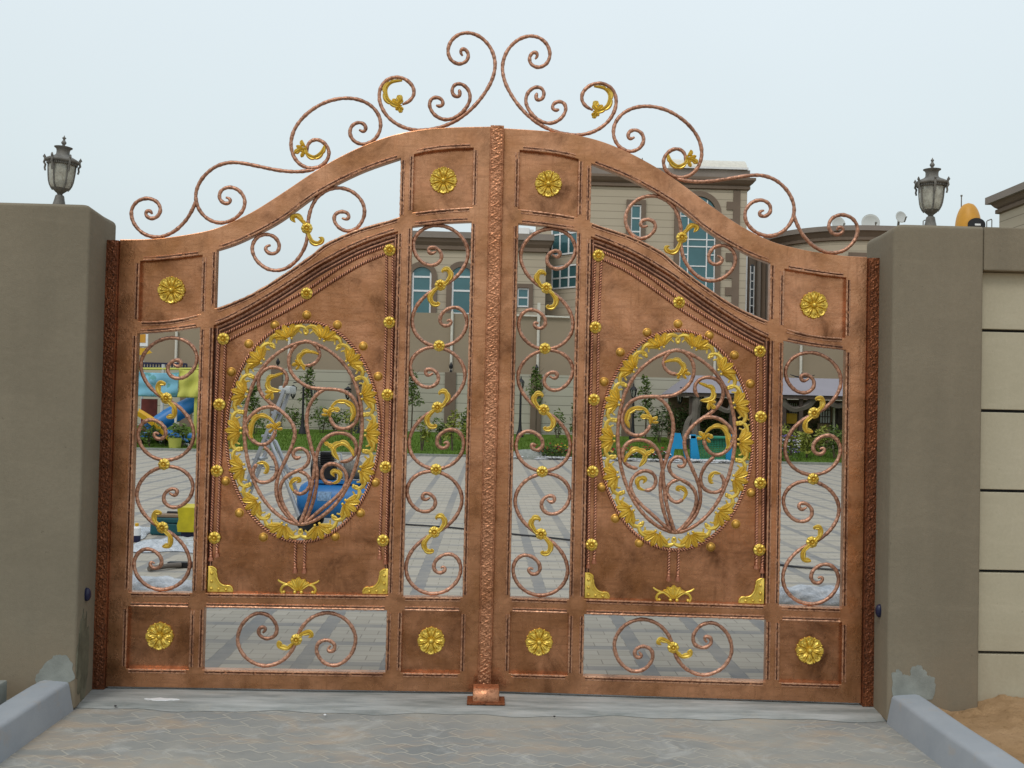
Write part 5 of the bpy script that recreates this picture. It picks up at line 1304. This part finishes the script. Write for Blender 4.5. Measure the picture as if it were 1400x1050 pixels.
# ------------------------------------------------------------------ playground
QY = 27.5
def q(px, py, dy=0): return at(px, py, QY+dy)
pg = thing('play_tower', 'play tower with a blue tube slide, a yellow slide and a navy railing', 'play tower', (q(228, 620).x, QY, lz(QY)))
O = Vector(pg.location)
def L(px, py, dy=0): return q(px, py, dy)-O
for px, m in ((186, RED), (222, DISH), (268, TARPY)):
    a_ = L(px, 540); mb = MB(); mb.sweep([(a_.x, 0, -.02), (a_.x, 0, L(px, 498).z)], .055, 8); mb.build('post', m, pg)
mb = MB(); a_, b_ = L(140, 594), L(268, 596); mb.bbox(a_.x, b_.x, -.1, 1.6, a_.z-.06, a_.z+.06, .02); mb.build('deck', BLUE, pg)
a_, b_ = L(150, 494), L(244, 494); c_ = L(244, 502.5); mb = MB(); mb.bar((a_.x, .9, a_.z), (b_.x, .9, a_.z), .06); mb.bar((a_.x, .9, c_.z), (b_.x, .9, c_.z), .06)
for k in range(24): x = a_.x+(b_.x-a_.x)*k/23; mb.bar((x, .9, c_.z), (x, .9, a_.z), .05)
mb.build('railing', NAVY, pg)
mb = MB(); a_, b_ = L(140, 504), L(274, 504.5); mb.sweep([(a_.x, -.02, a_.z), (b_.x, -.02, b_.z)], .04, 8); mb.build('rail_pole', TARPY, pg)
mb = MB(); a_, m_, b_ = L(202, 588, -.2), L(236, 567, .1), L(276, 545, .5); mb.sweep(spline3 if False else [a_.lerp(m_, k/6) for k in range(6)]+[m_.lerp(b_, k/6) for k in range(7)], lambda t, d: .29*(.8+.2*sin(pi*t))*(1+.03*sin(d*20)), 18); mb.build('tube_slide', BLUE, pg, smooth='auto')
mb = MB(); a_, b_ = L(186, 566, -.3), L(242, 612, -1.0)
d = (b_-a_); rings = []
for k in range(9):
    c = a_+d*(k/8)+Vector((0, 0, .10*sin(pi*k/8))); 
    rings.append([c+Vector((0, -.28, .18)), c+Vector((0, -.22, 0)), c+Vector((0, .22, 0)), c+Vector((0, .28, .18)), c+Vector((0, .25, .18)), c+Vector((0, .20, .05)), c+Vector((0, -.20, .05)), c+Vector((0, -.25, .18))])
mb.loft(rings); mb.v = [tuple(p) for p in mb.v]; mb.build('open_slide', YEL, pg)
mb = MB(); a_, b_ = L(186, 545), L(206, 590); mb.box(a_.x, b_.x, .5, .6, b_.z, a_.z); mb.build('back_panel', RED, pg)
mb = MB(); a_, b_ = L(232, 588), L(266, 606); mb.loft([[(a_.x+(b_.x-a_.x)*t, -.7+.35*cos(w)*sin(pi*min(1, .15+t*.8)), (a_.z+b_.z)/2+(.12*cos(t*3))+.17*sin(w)*sin(pi*min(1, .15+t*.8))) for w in [2*pi*j/12 for j in range(12)]] for t in [k/8 for k in range(9)]]); mb.build('slide_end', BLUE, pg, smooth='auto')
mb = MB(); a_ = L(240, 580, -.3); mb.sweep([(a_.x, -.3, L(240, 560).z), (a_.x, -.3, L(240, 610).z), (a_.x+.10, -.35, .06), (a_.x+.5, -.5, .02)], .04, 7); mb.build('support_tube', WHITE, pg)
# cloths hung on the tower
def cloth(name, label, cat, p0, p1, dy, mat, sag=.03):
    a_, b_ = q(p0[0], p0[1], dy), q(p1[0], p1[1], dy)
    mb = MB()
    f = lambda s, t: (a_.x+(b_.x-a_.x)*s, QY+dy+.05*sin(s*9+t*4)+.03*sin(t*11+s*3), a_.z+(b_.z-a_.z)*t-sag*4*s*(1-s)*(1-t))
    mb.grid(24, 16, f); n = len(mb.v)
    o = mb.build(name, mat, smooth=True, fix=False); md = o.modifiers.new('thick', 'SOLIDIFY'); md.thickness = .012
    tag(o, label, cat); return o
cloth('banner', 'light blue printed banner hung on the play tower', 'banner', (187, 508), (243.5, 543), -.12, BANNER)
cloth('tarp', 'pale yellow cloth hung beside the blue banner on the play tower', 'cloth', (244.5, 505), (273, 544), -.14, TARPY, .02)
sg = thing('sign_board', 'small white sign with an orange picture above the playground', 'sign', q(190, 470, 1.5))
a_, b_ = q(180, 473, 1.5)-Vector(sg.location), q(202.5, 456, 1.5)-Vector(sg.location)
mb = MB(); mb.bbox(a_.x, b_.x, -.02, .03, a_.z, b_.z, .008); mb.build('board', WHITE_B, sg)
mb = MB(); mb.box(a_.x+.05, b_.x-.07, -.03, -.022, a_.z+.12, b_.z-.03); mb.build('picture', ORANGE, sg)
mb = MB(); mb.loft([[(a_.x, y, a_.z-.32), (b_.x-.1, y, a_.z-.30), (b_.x+.16, y, a_.z-.22), (b_.x, y, a_.z-.06), (a_.x, y, a_.z-.06)] for y in (-.02, .02)]); mb.build('orange_pennant', YEL, sg)
mb = MB(); mb.sweep([(b_.x-.16, .05, -q(190, 470, 1.5).z+.3), (b_.x-.16, .05, a_.z)], .04, 7); mb.build('sign_post', DISH, sg)
bk = thing('toy_bucket', 'pale green and yellow plastic bucket beside the slide end', 'bucket', (q(257, 618).x, 26.1, lz(26.1)))
mb = MB(); mb.lathe([(.17, 0), (.21, .30), (.22, .32), (.20, .32), (.16, .03)], 18); mb.build('tub', TARPY, bk, smooth='auto'); mb = MB(); mb.sweep([(.21*cos(t), 0, .30+.16*sin(t)) for t in [pi*k/10 for k in range(11)]], .012, 6); mb.build('handle', BLUE, bk)

# ------------------------------------------------------------------ things standing in the court
# stepladder
lt = at(393, 533, 7.0); h = lt.z
ld = thing('stepladder', 'silver aluminium stepladder standing open in the court, seen through the left oval', 'ladder', (lt.x, 7.0, 0))
mid = at(369, 599, 7.0); mx_ = mid.x-lt.x; fm = at(318, 722, 7.0).x-lt.x; fs_ = at(420, 724, 7.0).x-lt.x
for y in (-.17, .17):
    mb = MB(); mb.bar((fm, y*1.35, 0), (0, y, h), .034, .105); mb.build('stile', ALU, ld)
    mb = MB(); mb.sweep([(mx_-.03, y*.8, mid.z), (mx_+.04, y*.82, mid.z-.05), (fs_*.5+mx_*.5+.02, y*1.0, mid.z*.5), (fs_, y*1.15, 0)], .026, 8); mb.build('rear_leg', ALU, ld, smooth=True)
    mb = MB(); mb.bar((fm*.52, y*1.1, h*.44), (mx_*.25+fs_*.5, y*.98, h*.42), .022); mb.build('spreader', ALU, ld)
for k in range(1, 6):
    f = k/6; mb = MB(); mb.bbox(fm*(1-f)-.06, fm*(1-f)+.06, -.17*(1.35-.35*f)+.02, .17*(1.35-.35*f)-.02, h*f-.014, h*f+.014, .004); mb.build('tread', ALU, ld)
mb = MB(); mb.bbox(-.075, .075, -.20, .20, h-.05, h+.045, .03); mb.build('top_cap', DISH, ld, smooth='auto')
for x, y in ((fm, -.23), (fm, .23), (fs_, -.195), (fs_, .195)): mb = MB(); mb.bbox(x-.045, x+.045, y-.04, y+.04, -.001, .05, .01); mb.build('rubber_foot', BLACK, ld)
# compressor
cp = at(462, 684, 7.0)
ac = thing('air_compressor', 'blue tank air compressor with a black motor on top, right of the stepladder', 'air compressor', (cp.x, 7.0, 0), radians(-6))
zc = cp.z; R = .225
mb = MB(); prof = [(.02, -.50), (.12, -.49), (.19, -.455), (R, -.40), (R, .40), (.19, .455), (.12, .49), (.02, .50)]
mb.lathe(prof, 32, (0, 0, zc), 'X'); mb.build('tank', BLUE, ac, smooth='auto')
mb = MB(); mb.box(-.34, .30, -.13, .13, zc+R-.01, zc+R+.03); mb.build('motor_plate', BLUE, ac)
mb = MB(); mb.lathe([(.05, -.16), (.11, -.15), (.115, .10), (.08, .15)], 18, (.16, 0, zc+R+.16), 'X')
for k in range(10): mb.lathe([(.118, -.12+.024*k), (.118, -.112+.024*k)], 18, (.16, 0, zc+R+.16), 'X')
mb.build('motor', IRON, ac, smooth='auto')
mb = MB(); mb.bbox(-.26, -.04, -.10, .10, zc+R+.03, zc+R+.22, .02)
for k in range(6): mb.box(-.24, -.06, -.12, .12, zc+R+.235+.022*k, zc+R+.245+.022*k)
mb.bbox(-.22, -.08, -.08, .08, zc+R+.22, zc+R+.38, .01); mb.build('pump_head', BLACK, ac)
mb = MB(); mb.lathe([(.03, -.02), (.16, -.015), (.16, .015), (.03, .02)], 20, (-.30, 0, zc+R+.17), 'X'); mb.build('flywheel', BLACK, ac, smooth='auto')
mb = MB(); mb.sweep([(-.05, -.05, zc+R+.36), (.06, -.14, zc+R+.36), (.10, -.16, zc+R+.12), (.10, -.10, zc+R)], .012, 7); mb.build('air_pipe', ALU, ac, smooth=True)
mb = MB(); mb.bbox(.30, .40, -.10, .02, zc+R, zc+R+.14, .01); mb.build('pressure_switch', WHITE_B, ac)
mb = MB(); n_ = 8
mb.loft([[(x, -(R+.003)*cos(t), zc+(R+.003)*sin(t)) for t in [radians(2+30*k/n_) for k in range(n_+1)]]+[(x, -(R-.01)*cos(t), zc+(R-.01)*sin(t)) for t in [radians(2+30*k/n_) for k in range(n_, -1, -1)]] for x in (-.20, -.03)]); mb.build('worn_label', LABELB, ac)
for y in (-.24, .24): mb = MB(); mb.lathe([(.03, -.03), (.10, -.028), (.11, 0), (.10, .028), (.03, .03)], 22, (-.34, y, .11), 'Y'); mb.build('wheel', BLACK, ac, smooth='auto')
mb = MB(); mb.bbox(.28, .38, -.16, .16, 0, zc-R+.03, .01); mb.build('foot', BLACK, ac)
mb = MB(); mb.sweep([(.40, -.15, zc+.05), (.62, -.15, zc+.22), (.70, 0, zc+.26), (.62, .15, zc+.22), (.40, .15, zc+.05)], .014, 8); mb.build('handle', BLUE, ac, smooth=True)
# wrapped plastic rolls
def roll(name, p0, p1, R, Y0, Y1, label, seed):
    a_, b_ = at(*p0, Y0), at(*p1, Y1); a_.z = b_.z = R*.92
    r = random.Random(seed); mb = MB(); n = 44; N = 36; rings = []
    d = b_-a_; t = d.normalized(); s = Vector((-t.y, t.x, 0)); up = Vector((0, 0, 1)); ph = [r.uniform(0, 6) for _ in range(6)]
    for i in range(n+1):
        f = i/n; c = a_+d*f; e = min(1, .25+f*14, .25+(1-f)*14); ring = []
        for k in range(N):
            w = 2*pi*k/N
            q_ = 1+.07*sin(3*w+f*13+ph[0])+.06*sin(5*w-f*21+ph[1])+.05*sin(9*w+f*33+ph[2])+.05*sin(f*27+ph[3])
            z_ = sin(w)*R*e*q_; z_ = max(z_, -R*.9)
            ring.append(c+s*cos(w)*R*e*q_*1.15+up*z_)
        rings.append(ring)
    mb.loft(rings); o = mb.build(name, POLY, smooth=True); tag(o, label, 'plastic roll', 'rolls of clear plastic behind the gate'); return o
roll('plastic_roll', (100, 800), (272, 812), .092, 2.6, 2.3, 'crumpled clear plastic roll lying behind the left hinge side of the gate', 1)
roll('plastic_roll', (1052, 822), (1230, 826), .095, 2.5, 2.55, 'smooth bluish plastic roll lying behind the right hinge side of the gate', 2)
def crumple(name, px0, px1, py, Y, dep, h, label, seed):
    a_, b_ = at(px0, py, Y), at(px1, py, Y); r = random.Random(seed); ph = [r.uniform(0, 6) for _ in range(8)]
    mb = MB()
    def f(s, t):
        e = (sin(pi*s)*sin(pi*t))**.5
        z = h*e*(.45+.3*abs(sin(9*s+5*t+ph[0]))+.25*abs(sin(17*s-9*t+ph[1]))+.15*abs(sin(31*s+23*t+ph[2])))
        return (a_.x+(b_.x-a_.x)*s+.05*sin(7*t+ph[3]), Y+dep*(t-.5)+.06*sin(8*s+ph[4]), .004+z)
    mb.grid(50, 34, f); o = mb.build(name, POLY, smooth=True, fix=False); tag(o, label, 'plastic sheet', 'crumpled plastic sheets behind the gate')
crumple('plastic_sheet', 190, 290, 745, 5.35, .95, .075, 'crumpled clear plastic sheet on the paving below the teal tool case', 1)
crumple('plastic_sheet', 120, 205, 735, 6.2, 1.2, .06, 'flat clear plastic sheet at the left end of the tool case', 2)
p0 = at(246, 715, 6.3)
tb = thing('tool_case', 'long teal tool case with a black handle, lying in the court behind the left leaf', 'tool case', (p0.x, 6.3, 0), radians(-4))
hw = .30; mb = MB(); mb.bbox(-hw, hw, -.14, .14, 0, .14, .02); mb.build('case_body', PTEAL, tb); mb = MB(); mb.bbox(-hw-.01, hw+.01, -.15, .15, .143, .20, .015); mb.build('lid', PTEAL, tb)
mb = MB(); mb.sweep([(-.16, 0, .20), (-.15, 0, .25), (.15, 0, .25), (.16, 0, .20)], .016, 7); mb.build('handle', BLACK, tb); mb = MB(); mb.bbox(-.24, .10, -.12, .02, .203, .24, .01); mb.build('tray', BWOOD, tb)
p0 = at(272, 712, 5.9)
bx = thing('navy_box', 'navy plastic box at the end of the teal tool case', 'box', (p0.x, 5.9, 0), radians(5)); mb = MB(); mb.bbox(-.17, .17, -.14, .14, 0, .20, .015); mb.build('box_body', NAVY, bx); mb = MB(); mb.bbox(-.175, .175, -.145, .145, .203, .235, .01); mb.build('lid', NAVY, bx)
mb = MB()
mb.loft([[(p0.x-.185+.01*sin(z*30), 5.9-.175-.012*sin(x_*23), z) for x_ in (0,)]+[(p0.x+.03, 5.9-.19, z*.98+.004), (p0.x+.185, 5.9-.175, z), (p0.x+.185, 5.9+.13, z+.01), (p0.x-.185, 5.9+.13, z+.01)] for z in (.10, .17, .243, .36, .375)])
tag(mb.build('yellow_sack', simple('yellow_sack', (0.50, 0.42, 0.01), .6, 0, .25, 8)), 'folded yellow sack lying on the navy box', 'sack')
p0 = at(187, 722, 5.6)
ct = thing('spray_can', 'white and navy spray can beside the plastic sheet', 'can', (p0.x, 5.6, 0)); mb = MB(); mb.lathe([(.045, 0), (.045, .07)], 16); mb.build('can_base', NAVY, ct); mb = MB(); mb.lathe([(.044, .0705), (.044, .15), (.03, .165), (.018, .17)], 16); mb.build('can_body', WHITE_B, ct); mb = MB(); mb.lathe([(.02, .1705), (.02, .20), (.012, .205)], 12); mb.build('cap', YEL, ct)
pp = at(237, 768, 3.9)
el = thing('pipe_offcut', 'short dark pipe and flat plate lying on the paving, inside the lowest scroll', 'offcut', (pp.x, pp.y, .0)); mb = MB(); mb.sweep([(-.16, -.20, .025), (-.04, -.05, .03), (.06, .03, .03)], .024, 9); mb.build('pipe_stub', DRAPE, el, smooth=True); mb = MB(); mb.bbox(-.07, .16, .04, .12, 0.002, .05, .006); mb.build('plate', BIRON, el)
# black air hose across the court
H = [gnd(*p_) for p_ in ((506, 709), (530, 714), (554, 718), (590, 720), (633, 724), (665, 727), (700, 731), (740, 735), (778, 739), (860, 748), (960, 760), (1072, 774), (1110, 778), (1150, 781), (1210, 786))]
C = spline([(p_.x, p_.y) for p_ in H], .08); mb = MB(); mb.sweep([(p_.x, p_.y+.012*sin(k*.7), .010) for k, p_ in enumerate(C)], .011, 7, ref=Vector((0, 0, 1)))
tag(mb.build('air_hose', BLACK, smooth=True), 'thin black air hose lying across the court paving', 'hose')
bl = at(1003, 677, 9.5); mb = MB(); R = .065; mb.lathe([(max(.0005, R*sin(pi*k/12)), -R*cos(pi*k/12)) for k in range(13)], 20, (bl.x, 9.5, R))
tag(mb.build('ball', BLACK, smooth=True), 'small black ball on the paving at the right rim of the right oval', 'ball')
